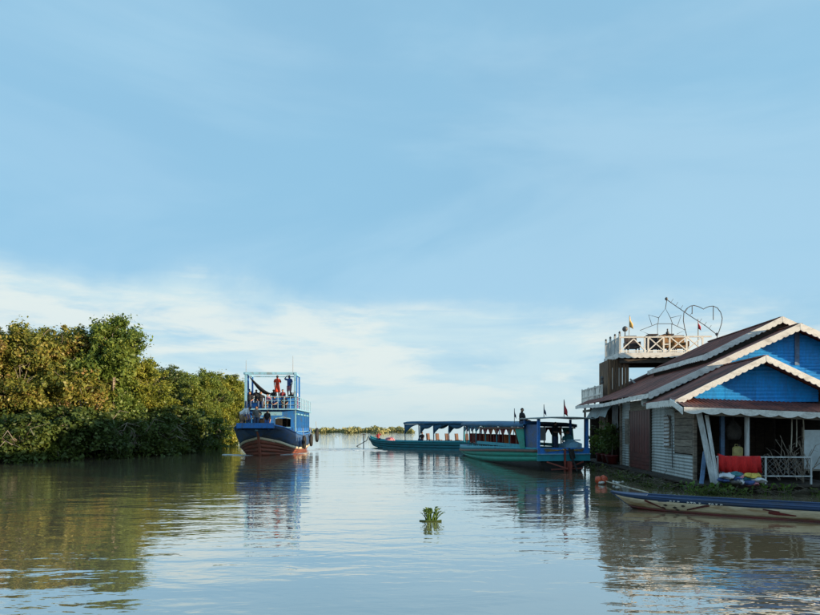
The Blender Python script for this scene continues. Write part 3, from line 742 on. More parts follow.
# channel-side wall of the hall: door, pale wall, open porch
d0, d1 = hs(651, 409, 0), hs(631, 471, 0)
siding_y(hB, 0.0, c2 + .02, d0.y, FLOOR, bL.z - .1, 0.8, 'rust_siding')
MB().box((-.01, (d0.y + d1.y) / 2, (d0.z + WT) / 2 + .18), (0.04, d1.y - d0.y + .1, 0.42)).build('lintel_board', 'old_plank', hB)
door = MB().box((0.0, (d0.y + d1.y) / 2, (FLOOR + d0.z) / 2), (0.05, d1.y - d0.y, d0.z - FLOOR)).build('door', 'door_maroon', hB)
for i in range(8):
    w = (d1.y - d0.y) / 8
    MB().box((-0.035, d0.y + (i + .5) * w, FLOOR + 0.62 + (d0.z - FLOOR - 0.62) / 2), (0.025, w - 0.03, d0.z - FLOOR - 0.70)).build('door_board', 'door_maroon', door)
for i in range(4):
    MB().box((-0.035, (d0.y + d1.y) / 2, FLOOR + 0.10 + i * 0.145), (0.025, d1.y - d0.y - .04, 0.12)).build('door_slat', 'door_maroon', door)
MB().box((-0.02, d0.y - .06, (FLOOR + d0.z) / 2), (0.09, 0.10, d0.z - FLOOR + .05)).build('door_frame', 'dark_wood', hB)
MB().box((-0.02, d1.y + .06, (FLOOR + d0.z) / 2), (0.09, 0.10, d0.z - FLOOR + .05)).build('door_frame', 'old_wood', hB)
e1 = hs(622, 440, 0).y
siding_y(hB, 0.0, d1.y + .12, e1, FLOOR, bL.z - .1, 0.75)
MB().box((-.025, d1.y + .55, 1.75), (0.03, 0.5, 1.1)).build('shutter', 'old_wood', hB)
for px in (621, 605, 591, 585):
    y = hs(px, 440, -0.05).y
    MB().bar((-0.05, y, FLOOR - .1), (-0.05, y, bL.z - .12), 0.10, 0.10).build('post', 'old_wood' if px > 600 else 'dark_wood', hB)
yE = hs(584, 440, 0).y
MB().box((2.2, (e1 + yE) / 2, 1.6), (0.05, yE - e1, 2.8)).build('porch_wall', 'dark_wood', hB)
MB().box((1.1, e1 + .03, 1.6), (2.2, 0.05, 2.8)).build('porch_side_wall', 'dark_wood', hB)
MB().bar((-0.05, e1, bL.z - .32), (-.05, yE, bL.z - .32), 0.06, 0.14).build('porch_beam', 'old_wood', hB)
# rolled awning and hanging cloths of the open porch
a0, a1 = hs(618, 395, -.15).y, hs(592, 400, -.15).y
mb = MB(); rows = []
for j in range(9):
    y = a0 + 1.2 + (a1 - a0 - 1.2) * j / 8
    rows.append([Vector((-0.1, y, bL.z - .2)), Vector((-.32 - .04 * math.sin(j * 1.5), y, bL.z - .48)), Vector((-0.42 + .05 * math.sin(j * 2.2), y, bL.z - .75 - .05 * math.cos(j * 1.7)))])
mb.grid(rows).build('awning', 'awning_grey', hB, solid=0.01)
mb = MB(); rows = []
for j in range(7):
    y = e1 + .15 + 1.1 * j / 6
    rows.append([Vector((-.12 - .03 * math.sin(j * 2), y, bL.z - .15)), Vector((-.14 + .04 * math.sin(j * 2.5), y, bL.z - .8)), Vector((-.12 - .03 * math.sin(j * 3), y, bL.z - 1.25 - .15 * math.sin(j * .5)))])
mb.grid(rows).build('hanging_tarp', 'cloth_grey', hB, solid=0.01)
# water tank under the eave above the door
p = hs(646, 401, -0.35)
o = MB().lathe([(0.02, -.22), (.14, -.2), (.17, -.12), (.17, .12), (.13, .2), (.05, .22), (.05, .27), (.02, .27)], (0, 0, 0), 14).build('water_drum', 'tank_white', smooth=True)
w = Matrix.Translation((HX, HY, 0)) @ Matrix.Rotation(-HA, 4, 'Z') @ p
o.location = w; tag(o, 'small white drum hung under the eave above the maroon door', 'drum')
MB().bar((0, 0, .25), (0.35, 0.02, .34), .02, .02).build('bracket', 'steel', o)

HM = Matrix.Translation((HX, HY, 0)) @ Matrix.Rotation(-HA, 4, 'Z')
def hw(v): return HM @ Vector(v)

# lattice balustrade standing along the far eave
q0, q1 = hs(602, 386, -.05), hs(580, 392, -.05)
t = thing('balcony_fence', 'short white lattice fence along the far end of the eave', 'fence', hw((-.05, 0, 0)), -HA)
yb0, yb1 = q0.y, min(q1.y, YEND + 1.5); zb0 = bL.z + 0.05; zt0 = zb0 + 0.85
for y in np.linspace(yb0, yb1, 4): MB().bar((0, y, zb0 - .05), (0, y, zt0 + .08), .07, .07).build('post', 'rail_white', t)
for z in (zb0 + .05, zb0 + .42, zt0): MB().bar((-.02, yb0, z), (-.02, yb1, z), .03, .06).build('rail', 'rail_white', t)
ny = 16
for i in range(ny):
    y = yb0 + (yb1 - yb0) * (i + .5) / ny; w = (yb1 - yb0) / ny
    MB().bar((0.012, y, zb0 + .02), (0.012, y, zt0 + .03), w * 0.62, .015, up=(1, 0, 0)).build('picket', 'rail_white', t)
    if i % 2 == 0:
        MB().bar((-.035, y - w, zb0 + .08), (-.035, y + w, zt0 - .02), .012, .035).build('brace', 'rail_white', t)
o = MB().lathe([(0.02, 0), (.07, .02), (.09, .1), (.05, .18), (.06, .24), (.08, .32), (.05, .4), (.01, .42)], (0, 0, 0), 10).build('fence_finial', 'wire_dark', t)
o.location = (0, yb0, zt0 + .05)

# ---------------- lookout terrace on its wooden tower
TY = 10.9
TD = HY + TY * hc
tw = thing('lookout_terrace', 'raised white-railed lookout terrace on a brown timber tower above the hall roof', 'terrace', (HX, HY, 0), -HA)
A0 = hl(619.5, 358, TY); A1 = hl(712, 358, TY)     # front edge of the slab
TZ = A0.z; TT = hl(619.5, 353, TY).z; TDEP = 2.7
sideL = 0.05
TXL, TXR = A0.x, A1.x
MB().box(((TXL + TXR) / 2, TY + TDEP / 2, (TZ + TT) / 2 - .05), (TXR - TXL, TDEP, TT - TZ - .1)).build('deck_slab', 'dark_wood', tw)
for i in range(18):
    w = (TXR - TXL) / 18
    MB().box((TXL + (i + .5) * w, TY + TDEP / 2, TT - .02), (w - .012, TDEP - .02, 0.035)).build('deck_board', 'old_plank', tw)
scallop(tw, (TXL - .05, TY - .03, TT + .02), (TXR, TY - .03, TT + .02), TT - TZ + .03, .03, .3, .02, name='slab_fascia', nrm=(0, -1, 0))
scallop(tw, (TXL - .05, TY + TDEP + .05, TT + .02), (TXL - .05, TY - .03, TT + .02), TT - TZ + .03, .03, .3, .02, name='slab_fascia', nrm=(-1, 0, 0))
for y in (TY + .15, TY + 1.35, TY + 2.5):
    MB().bar((TXL + .05, y, TZ - .12), (TXR - .05, y, TZ - .12), .10, .24).build('joist', 'dark_wood', tw)
cx0, cx1 = hl(609, 370, TY + .4).x, hl(629, 370, TY + .4).x
cz1 = TZ - .02
for i in range(6):
    w = (cx1 - cx0) / 6
    MB().bar((cx0 + (i + .5) * w, TY + .38 + (0.02 if i % 2 else 0), 0.2), (cx0 + (i + .5) * w, TY + .38 + (0.02 if i % 2 else 0), cz1), w - .025, .05, up=(0, 1, 0)).build('tower_plank', 'tower_wood', tw)
for i in range(7):
    y = TY + .5 + i * .3
    MB().bar((cx0 + .03, y, 0.2), (cx0 + .03, y, cz1), .05, .27, up=(0, 1, 0)).build('tower_plank', 'tower_wood', tw)
for x, y in ((cx1 - .06, TY + 2.4), (TXR - .3, TY + .4), (TXR - .3, TY + 2.4), (cx0 - .02, TY + .36)):
    MB().bar((x, y, 0.2), (x, y, cz1), .14, .14).build('tower_post', 'tower_wood', tw)
p0, p1 = hl(630, 379, TY + .3), hl(646, 392, TY + .3)
MB().bar(p0, p1, .06, .08).build('brace', 'pale_board', tw)
# railing
RZ0 = TT + .05; RZ1 = hl(640, 337, TY).z
def fx(px): return hl(px, 345, TY).x
posts = [620.5, 645, 648.5, 664, 670, 687, 703]
for px in posts: MB().bar((fx(px), TY + .05, TT), (fx(px), TY + .05, RZ1 + .02), .07, .06, up=(0, 1, 0)).build('rail_post', 'rail_white', tw)
MB().bar((TXL, TY + .05, RZ1), (TXR, TY + .05, RZ1), .06, .07).build('rail', 'rail_white', tw)
MB().bar((TXL, TY + .06, RZ0 + .05), (TXR, TY + .06, RZ0 + .05), .05, .06).build('rail', 'rail_white', tw)
def xb(xa, xb_, za, zb_): MB().bar((xa, TY + .045, za), (xb_, TY + .045, zb_), .05, .055, up=(0, 1, 0)).build('cross_brace', 'rail_white', tw)
m = fx(634); xb(fx(621), m, RZ0 + .08, RZ1 - .08); xb(fx(645), m, RZ0 + .08, RZ1 - .08)
for a, b in ((648.5, 664), (670, 687), (687, 703)):
    xb(fx(a), fx(b), RZ0 + .06, RZ1); xb(fx(a), fx(b), RZ1, RZ0 + .06)
MB().bar((fx(664), TY + .05, (RZ0 + RZ1) / 2), (fx(670), TY + .05, (RZ0 + RZ1) / 2), .05, .06).build('rail', 'rail_white', tw)
for y in (TY + .05, TY + .9, TY + 1.8, TY + TDEP):
    MB().bar((TXL + .02, y, TT), (TXL + .02, y, RZ1 + .18), .09, .09).build('rail_post', 'pale_board', tw)
    MB().lathe([(0.01, 0), (.05, .02), (.06, .07), (.03, .12), (.01, .13)], (TXL + .02, y, RZ1 + .18), 8).build('post_knob', 'wire_dark', tw, True)
for z in (RZ0 + .05, RZ1): MB().bar((TXL + .02, TY, z), (TXL + .02, TY + TDEP, z), .05, .06).build('rail', 'rail_white', tw)
for i in range(12):
    y = TY + .15 + i * .215
    MB().bar((TXL, y, RZ0), (TXL, y, RZ1 + .03), .13, .02, up=(1, 0, 0)).build('picket', 'pale_board', tw)
# terrace furniture and decorations
def tz(px, py, dy=0.6): return hw(hl(px, py, TY + dy))
def lounge_chair(px, label, mat, dy=.9):
    b = hl(px, 345, TY + dy); b.z = TT + .002
    c = thing('lounge_chair', label, 'chair', hw(b), -HA, 'chairs on the terrace')
    MB().box((0, 0, .38), (.62, .6, .10)).build('seat', mat, c)
    MB().box((0, .28, .72), (.62, .10, .62), Matrix.Rotation(-.15, 3, 'X')).build('backrest', mat, c)
    for sx in (-1, 1):
        MB().box((sx * .32, 0, .52), (.07, .6, .26)).build('armrest', mat, c)
        for sy in (-1, 1): MB().bar((sx * .28, sy * .25, 0), (sx * .28, sy * .25, .36), .05, .05).build('leg', 'chair_dark', c)
lounge_chair(632, 'dark red-brown lounge chair in the left corner of the terrace', 'chair_dark')
lounge_chair(654, 'dark lounge chair on the terrace below the wire star', 'chair_dark', 1.1)
lounge_chair(667, 'brown wicker chair on the terrace beside the middle railing posts', 'wicker', .8)
lounge_chair(680, 'tan wicker chair on the terrace between star and heart frames', 'wicker')
# small square tables standing high (their tops show over the rail)
def high_table(px, label):
    b = hl(px, 345, TY + 1.6); b.z = TT + .002
    c = thing('high_table', label, 'table', hw(b), -HA, 'high tables on the terrace')
    MB().box((0, 0, 1.12), (.5, .5, .06)).build('table_top', 'chair_dark', c)
    MB().bar((0, 0, .04), (0, 0, 1.1), .07, .07).build('pedestal', 'chair_dark', c)
    MB().box((0, 0, .02), (.36, .36, .04)).build('base', 'chair_dark', c)
high_table(652, 'high dark table seen over the rail under the left leg of the wire star')
high_table(667.5, 'high dark table seen over the rail under the right leg of the wire star')
b = hl(667.5, 333, TY + 1.6)
o = MB().lathe([(.02, 0), (.08, .01), (.09, .1), (.04, .16), (.035, .26), (.05, .28), (.01, .3)], (0, 0, 0), 10).build('table_lantern', 'wire_dark', smooth=True)
b.z = TT + 1.152; o.location = hw(b); tag(o, 'small dark lantern on the high table under the wire star', 'lantern')
def frame_wire(name, label, cat, polys, dy, r=.015, mat='wire_dark'):
    t = thing(name, label, cat, hw((0, 0, 0)), -HA)
    for nm, pts, closed in polys:
        MB().tube([hl(640 + x / 9.11, 292 + y / 9.11, TY + dy) for x, y in pts], r, 6, closed).build(nm, mat, t)
    return t
frame_wire('wire_star', 'open wire star on two legs above the terrace railing', 'star ornament', [
    ('star_point', [(165, 285), (170, 235), (232, 150), (278, 237), (300, 300)], False),
    ('star_point', [(172, 235), (78, 208), (108, 302)], False), ('star_point', [(275, 237), (375, 212), (340, 312)], False),
    ('star_point', [(155, 290), (0, 350), (78, 384)], False), ('star_point', [(292, 290), (412, 347), (335, 384)], False),
    ('crossbar', [(155, 289), (296, 289)], False), ('leg', [(160, 290), (160, 432)], False), ('leg', [(289, 290), (289, 432)], False)], 1.0)
heart = [(425, 432), (424, 390), (408, 330), (395, 260), (400, 190), (425, 152), (460, 128), (492, 122), (530, 132), (560, 146), (578, 156),
         (600, 143), (632, 131), (668, 128), (705, 145), (735, 185), (750, 240), (742, 290), (725, 345), (705, 395), (700, 432)]
frame_wire('wire_heart', 'large open wire heart above the right end of the terrace', 'heart ornament', [
    ('heart_outline', heart, False), ('hanging_rod', [(475, 125), (475, 200)], False), ('hanging_rod', [(668, 129), (668, 255)], False),
    ('pole', [(530, 310), (530, 432)], False)], .5, .02)
bm_ = frame_wire('string_of_lights', 'slanting cable of small lamps from the star top down across the heart', 'lights', [
    ('cable', [(245, 70), (330, 130), (460, 220), (600, 310), (700, 388)], False), ('mast', [(245, 70), (232, 150)], False)], .75, .018)
for i in range(9):
    u = 0.08 + i * .095; x = 245 + (700 - 245) * u; y = 70 + (388 - 70) * u
    if 4 < i < 6: continue
    MB().tube([hl(640 + x / 9.11, 292 + y / 9.11, TY + .75), hl(640 + (x + 22) / 9.11, 292 + (y - 34) / 9.11, TY + .75)], .012, 4).build('lamp_stem', 'steel', bm_)
for x, y in ((240, 62), (700, 385)):
    c = hl(640 + x / 9.11, 292 + y / 9.11, TY + .75)
    MB().lathe([(.01, -.09), (.06, -.05), (.08, 0), (.06, .05), (.01, .09)], c, 8).build('cable_knob', 'wire_dark', bm_, True)
def flag(name, base, h, fw, fh, mat, label, rz=0.0, lean=0.0, pole='pole_pale', group=None):
    t = thing(name, label, 'flag', base, rz, group)
    MB().tube([(0, 0, 0), (lean * h, 0, h)], .015, 6).build('pole', pole, t)
    rows = []
    for j in range(7):
        u = j / 6; top = Vector((lean * h, 0, h - .03)) - Vector((lean, 0, 1)) * fh * u
        w = fw * (0.25 + .75 * u) * (1 - .15 * math.sin(u * 9))
        rows.append([top, top + Vector((w * .5, .06 * math.sin(u * 7), -.04)), top + Vector((w, .05 * math.sin(u * 5 + 1), -.12))])
    MB().grid(rows).build('cloth', mat, t, True, solid=.006)
    return t
bq = hl(628.5, 345, TY + .35); bq.z = TT
flag('terrace_flag', hw(bq), 1.95, .22, .55, 'flag_yellow', 'faded yellow and dark flag at the left corner of the terrace', lean=.03)
bq = hl(698, 345, TY + .45); bq.z = TT
flag('terrace_flag', hw(bq), 1.75, .16, .45, 'flag_red', 'small red flag standing inside the wire heart')
bq = hl(625, 345, TY + .2); bq.z = TT
t = thing('globe_lamp', 'dark round globe lamp at the corner of the terrace railing', 'lamp', hw(bq), 0)
MB().bar((0, 0, 0), (0, 0, 1.1), .04, .04).build('stem', 'wire_dark', t)
MB().lathe([(.02, 1.1), (.10, 1.13), (.14, 1.22), (.12, 1.31), (.05, 1.37), (.01, 1.38)], (0, 0, 0), 12).build('globe', 'wire_dark', t, True)

# ---------------- things on and before the front porch
def porch_thing(name, label, cat, group=None): return thing(name, label, cat, (HX, HY, 0), -HA, group)
YF = -1.12
t = porch_thing('porch_fence', 'low grey wire-mesh fence across the porch front', 'fence')
f0, f1 = hl(716, 456, YF), hl(812, 457, YF)
fz1, fz0 = hl(760, 457, YF).z, hl(760, 476, YF).z
for px in (718, 765.5, 811): 
    x = hl(px, 456, YF).x; MB().bar((x, YF, FLOOR - .05), (x, YF, fz1 + .03), .045, .045).build('fence_post', 'pale_board', t)
for z in (fz1, fz0): MB().bar((f0.x, YF - .01, z), (f1.x, YF - .01, z), .03, .04).build('fence_rail', 'pale_board', t)
mb = MB(); k = int((f1.x - f0.x) / .16)
for i in range(-4, k):
    for s in (-1, 1):
        xa = f0.x + i * .16; h = fz1 - fz0; xb2 = xa + h
        za, zb2 = (fz0, fz1) if s > 0 else (fz1, fz0)
        if xa < f0.x or xb2 > f1.x: continue
        mb.bar((xa, YF + .005 * s, za), (xb2, YF + .005 * s, zb2), .008, .008)
o = mb.build('wire_mesh', 'steel', t); o['kind'] = 'stuff'
# red cloth over the rail
r0, r1 = hl(718, 454, YF), hl(760, 456, YF); rows = []
zb = hl(740, 474, YF).z
for j in range(29):
    u = j / 28; x = r0.x + (r1.x - r0.x) * u; fold = .035 * math.sin(u * 38 + 2 * math.sin(u * 5)) + .03 * math.sin(u * 13)
    zt = fz1 + .03 + .07 * max(0, 1 - u * 6)
    rows.append([Vector((x, YF + .12 + fold * .3, zt - .28)), Vector((x, YF + .05, zt - .02)), Vector((x, YF, zt)), Vector((x, YF - .045 + fold * .2, zt - .03)),
                 Vector((x, YF - .06 + fold, zt - .25)), Vector((x + .03 * math.sin(u * 9), YF - .07 + fold * 1.5, zb + .05 * math.sin(u * 7 + 1) + .03 * math.sin(u * 23)))])
o = MB().grid(rows).build('red_cloth', 'cloth_red', smooth=True, solid=.008)
o.location = (HX, HY, 0); o.rotation_euler = (0, 0, -HA)
tag(o, 'bright red cloth hung over the porch fence', 'cloth')
# leaning boards
def lean(pa, pb, ya, yb, w, mat, label):
    a, b = hl(*pa, ya), hl(*pb, yb)
    o = MB().bar(a, b, w, .035, up=(0, 1, 0)).build('leaning_board', mat)
    o.location = (HX, HY, 0); o.rotation_euler = (0, 0, -HA)
    tag(o, label, 'board', 'boards leaning at the porch corner')
lean((699, 413), (714, 486), -.95, -1.3, .16, 'pale_board', 'widest pale board leaning at the left corner of the porch')
lean((706.5, 415), (718, 486), -.9, -1.32, .10, 'pale_board', 'narrower pale board leaning nearest to the red cloth')
lean((705, 452), (701, 487), -.7, -1.2, .12, 'blue_board', 'short blue board leaning the other way behind the two pale boards')
# bag, tin, panel
p = hl(733, 430, 1.2)
o = MB().lathe([(.02, -.34), (.2, -.32), (.25, -.15), (.23, .1), (.12, .25), (.04, .32), (.03, .6)], (0, 0, 0), 12, 1.1, .7, wob=.10).build('hanging_sack', 'cloth_grey', smooth=True)
o.location = hw(p); tag(o, 'dusty grey sack hanging inside the porch beside the post', 'sack')
p = hl(737.5, 453, -.5)
t = thing('fuel_can', 'yellow fuel can behind the red cloth', 'can', hw((p.x, p.y, p.z - .14)), -HA)
MB().lathe([(.02, 0), (.14, .01), (.15, .05), (.15, .28), (.12, .33), (.05, .35)], (0, 0, 0), 12).build('body', 'yellow_tin', t, True)
MB().lathe([(.045, .35), (.045, .40), (.02, .41)], (0.05, 0, 0), 8).build('cap', 'chair_dark', t)
MB().tube([(-.09, 0, .33), (-.07, 0, .41), (.0, 0, .41), (.02, 0, .34)], .013, 5).build('handle', 'yellow_tin', t)
zs = p.z - .14
t = porch_thing('porch_shelf', 'rough wooden shelf inside the porch under the fuel can', 'shelf')
MB().box((p.x, -.5, zs - .02), (1.1, .35, .035)).build('shelf_board', 'old_wood', t)
for dx in (-.5, .5): MB().bar((p.x + dx, -.5, FLOOR), (p.x + dx, -.5, zs - .04), .05, .05).build('leg', 'old_wood', t)
q0, q1 = hl(803, 430, -.75), hl(836, 470, -.75)
t = porch_thing('pale_screen', 'pale grey sheet screen at the right end of the porch', 'screen')
MB().box(((q0.x + q1.x) / 2, -.75, (q0.z + q1.z) / 2), (q1.x - q0.x, .02, q0.z - q1.z)).build('sheet', 'pale_sheet', t)
for x in (q0.x, q1.x): MB().bar((x, -.74, FLOOR), (x, -.74, q0.z + .1), .05, .05).build('upright', 'old_wood', t)
MB().bar((q0.x, -.78, q1.z), (q1.x, -.78, q1.z), .04, .05).build('rail', 'old_wood', t)
for i, px in enumerate((792, 796.5, 803)):
    a, b = hl(px, 415, -.85), hl(px - 1 + i, (452, 447, 440)[i], -.85)
    o = MB().tube([a, a.lerp(b, .5) + Vector((.02, .02, 0)), b], .018, 5).build('hanging_pole', 'pole_pale')
    o.location = (HX, HY, 0); o.rotation_euler = (0, 0, -HA)
    tag(o, ('longest thin pole hanging under the porch fascia, leftmost of three', 'middle one of three thin poles hanging under the porch fascia', 'shortest thin pole hanging beside the pale screen')[i], 'pole', 'thin poles hanging under the porch fascia')
# dry branches heaped behind the fence
g = random.Random(4); mb = MB(); tb = porch_thing('brush_heap', 'heap of dry branches piled at the right end of the porch fence', 'branches')
for i in range(34):
    a = hl(g.uniform(778, 812), g.uniform(468, 482), YF + .2); d = Vector((g.uniform(-.5, .5), g.uniform(-.15, .2), g.uniform(.25, 1.0)))
    if i % 3 == 0: d = Vector((g.uniform(-.9, .6), 0.05, g.uniform(.35, .6)))
    b = a + d
    MB().tube([a, a.lerp(b, .5) + Vector((g.uniform(-.12, .12), 0, g.uniform(-.02, .12))), b, b + Vector((g.uniform(-.2, .2), 0, g.uniform(-.1, .15)))], [.014, .011, .008, .004], 4).build('branch', 'old_wood', tb)
# heap of washing
g = random.Random(8)
mats = ['cloth_white', 'cloth_blue', 'cloth_pink', 'cloth_teal', 'cloth_yellow', 'cloth_white', 'cloth_grey', 'cloth_blue']
names = ['white', 'navy blue', 'pink', 'teal', 'yellow', 'off-white', 'grey', 'dark blue']
spots = [(728, 479), (734, 481), (741, 480), (747, 482), (752, 479), (738, 484), (731, 485), (745, 485), (755, 483), (724, 483), (749, 486), (736, 478)]
for i, (px, py) in enumerate(spots):
    b = hl(px, py - 3.5, -1.72 + .12 * g.random()); mb = MB()
    r = .17 + .07 * g.random(); prof = [(.02, -.1), (r * .8, -.09), (r, -.02), (r * .8, .05), (r * .45, .09), (.02, .11)]
    prof = [(max(.01, r * 1.15 * math.sin(math.pi * min(1, .06 + k / 12)) ** .6), -.09 + .16 * k / 11) for k in range(12)]
    mb.lathe(prof, (0, 0, 0), 26, 1.25, .75)
    def crumple(v):
        p = Vector(v); q = mnoise.noise_vector(p * 9 + Vector((i * 7.3, 0, 0))); w_ = mnoise.noise_vector(p * 22 + Vector((0, i * 3.1, 0)))
        return tuple(p + Vector((q.x * .09, q.y * .09, q.z * .05)) + w_ * .03)
    mb.v = [crumple(v) for v in mb.v]
    o = mb.build('washing', mats[i % 8], smooth=True); o.location = hw(b); o.rotation_euler = (0, 0, g.uniform(0, 6))
    where = ['at the top left', 'near the top', 'in the middle', 'right of the middle', 'at the top right', 'low in the middle', 'at the lower left', 'at the lower right', 'at the far right', 'at the far left', 'at the bottom right', 'on the very top'][i]
    tag(o, 'crumpled %s garment %s of the heap under the red cloth' % (names[i % 8], where), 'clothes', 'heap of clothes below the porch fence')
t = porch_thing('washing_crate', 'dark crate under the heap of clothes', 'crate')
q = hl(739, 488, -1.42)
for i in range(3): MB().box((q.x, -1.62, .20 + i * .12), (1.25, .03, .09)).build('slat', 'dark_wood', t)
for dx in (-.6, .6): MB().bar((q.x + dx, -1.58, .05), (q.x + dx, -1.58, .5), .05, .05).build('upright', 'dark_wood', t)
MB().box((q.x, -1.4, .12), (1.2, .4, .04)).build('bottom', 'dark_wood', t)

# plants of the far open porch
def pot_plant(px, y_px, h, label, pot=True, mat='leaf_dark', r=.22, seed=1):
    b = hs(px, y_px, -0.28); b.z = FLOOR
    t = thing('potted_plant', label, 'plant', hw(b), 0, 'potted plants on the hall porch')
    if pot: MB().lathe([(.02, 0), (r * .7, 0), (r, .35), (r * 1.08, .36), (r * 1.08, .42), (r * .85, .42), (.02, .38)], (0, 0, 0), 12).build('pot', 'pot_red', t, True)
    MB().tube([(0, 0, .3), (.04, .03, h * .5), (0, 0, h * .8)], [.03, .02, .01], 5).build('stem', 'bark', t)
    g = np.random.default_rng(seed); cs = [(g.normal() * r * .8, g.normal() * r, h * (.3 + .7 * g.random())) for _ in range(18)]
    me = leaves_mesh('leaves', cs, [.2] * 18, 28, .13, mat, seed); o = bpy.data.objects.new('leaves', me); C.objects.link(o); o.parent = t
pot_plant(612, 470, 2.0, 'tall dark plant in a red pot beside the pale wall of the hall porch', r=.3, seed=2)
pot_plant(600, 470, 1.2, 'bushy plant in a pot near the end of the hall porch', mat='leaf_green', seed=3)
pot_plant(606, 470, 1.5, 'leafy plant between the two other pots on the hall porch', mat='leaf_fresh', seed=4)

# floating rubbish and plants along the raft
def mat_of_plants():
    g = np.random.default_rng(9); mbs = [MB(), MB()]
    for k in range(120):
        u = g.random()
        if u < .55: x, y = -0.55 - .95 * g.random(), -1.3 + 11.5 * g.random()
        else:
            x, y = -.8 + 6.0 * g.random(), -1.9 - .55 * g.random()
            if .7 < x < 2.3: continue
        w = hw((x, y, 0))
        st, lv = hyacinth_mesh(100 + k % 9, 7, .22, .06 + .09 * g.random(), .09)
        a = g.random() * 6.28; ca, sa = math.cos(a), math.sin(a); s = .75 + .6 * g.random()
        for src, dst in ((st, mbs[0]), (lv, mbs[1])):
            b = len(dst.v); dst.v += [(w.x + s * (vx * ca - vy * sa), w.y + s * (vx * sa + vy * ca), s * vz) for vx, vy, vz in src.v]
            dst.f += [tuple(i + b for i in f) for f in src.f]; dst.m += [0] * len(src.f)
    t = thing('floating_weed', 'mat of floating green weed along the edge of the house raft', 'weed'); t['kind'] = 'stuff'
    mbs[0].build('stems', 'leaf_dark', t, recalc=False)['kind'] = 'stuff'; mbs[1].build('leaves', 'leaf_dark', t, recalc=False)['kind'] = 'stuff'
    mb = MB()
    for k in range(420):
        u = g.random()
        if u < .7: x, y = -0.5 - .95 * g.random(), -1.2 + 10.5 * g.random()
        else: x, y = -.8 + 5.5 * g.random(), -1.65 - .6 * g.random()
        w = hw((x, y, .03 + .12 * g.random())); a = g.random() * 6.28; L = .12 + .5 * g.random()
        d = Vector((math.cos(a), math.sin(a), .25 * g.normal())) * L
        mb.tube([w, w + d], [.016, .008], 4)
    o = mb.build('floating_debris', 'debris', recalc=False); tag(o, 'tangle of sticks and rubbish floating along the raft', 'debris', kind='stuff')
mat_of_plants()
# distinct taller plants behind the canoe
for i, (px, lab) in enumerate(((712, 'bright green hyacinth clump behind the canoe below the leaning boards'), (690, 'small green plant at the wall corner behind the canoe'),
                               (765, 'green leafy clump below the middle fence post'), (785, 'grassy clump below the dry branches'), (727, 'low green clump beside the heap of clothes'))):
    b = hl(px, 488, -1.75); w = hw((b.x, b.y, 0)); st, lv = hyacinth_mesh(40 + i, 18, .24, .24, .10)
    t = thing('shore_plant', lab, 'plant', w, 0, 'green plants at the raft edge')
    st.build('stems', 'leaf_fresh', t); lv.build('leaves', 'leaf_fresh', t)
# orange bag and white scraps at the raft edge
w = P(601, 484, 20.4); w.z = 0
t = thing('orange_bag', 'knotted orange plastic bag in two lumps floating at the raft corner', 'bag', w, .2); t.scale = (.72,) * 3
for s in (-1, 1):
    mb = MB().lathe([(.02, -.05), (.12, -.03), (.18, .03), (.21, .12), (.20, .20), (.15, .27), (.08, .31), (.02, .33)], (s * .13, 0, .05), 24, .9 + .1 * s, .8)
    mb.v = [tuple(Vector(v) + mnoise.noise_vector(Vector(v) * 8 + Vector((s, 0, 0))) * .07) for v in mb.v]
    mb.build('lobe', 'orange_plastic', t, True)
MB().tube([(-.05, 0, .27), (0, -.02, .35), (.06, 0, .28)], .025, 6).build('knot', 'orange_plastic', t)
g = random.Random(3)
for i in range(6):
    q = w + Vector((g.uniform(-.35, .9), g.uniform(-.35, .1), .06)); mb = MB().lathe([(.01, -.03), (.05, -.02), (.07, .01), (.04, .04), (.01, .05)], (0, 0, 0), 8, 1.3, .7, wob=.35)
    o = mb.build('scrap', 'scrap_white', smooth=True); o.location = q; o.rotation_euler = (g.uniform(-.5, .5), .3, g.uniform(0, 6))
    tag(o, 'small pale scrap of rubbish, ' + ('leftmost beside', 'nearest to', 'just right of', 'in front of', 'farthest right of', 'tucked under')[i] + ' the floating orange bag', 'rubbish', 'pale scraps beside the orange bag')
o = MB().tube([P(605, 481, 20.5) * 1, P(628, 487.5, 17.2), P(648, 492.5, 15.6)], [.02, .024, .02], 6).build('punt_pole', 'pole_pale')
tag(o, 'long pale punting pole lying beyond the bow of the canoe', 'pole')

# unseen neighbouring house added further along the row to shade porch and canoe
nb = thing('added_neighbour_house', 'unseen neighbouring floating house added at right to shade the porch', 'house', (22.6, 14.0, 0), -HA)
MB().box((0, 0, .1), (8.5, 9.4, .25)).build('raft_deck', 'dark_wood', nb)
MB().box((0, 0, 1.4), (7.2, 8.0, 2.4)).build('wall', 'grey_siding', nb)
slope_sheets(nb, -4.0, 2.45, 0, 4.0, -4.4, 4.4); slope_sheets(nb, 4.0, 2.45, 0, 4.0, -4.4, 4.4)
for s in (-1, 1):
    MB().prism([(-3.6, s * 3.99, 2.58), (3.6, s * 3.99, 2.58), (0, s * 3.99, 3.93)], (0, s * .03, 0)).build('gable', 'blue_siding', nb)
MB().box((-3.62, -1.2, 1.2), (.05, .9, 2.0)).build('door', 'door_maroon', nb)

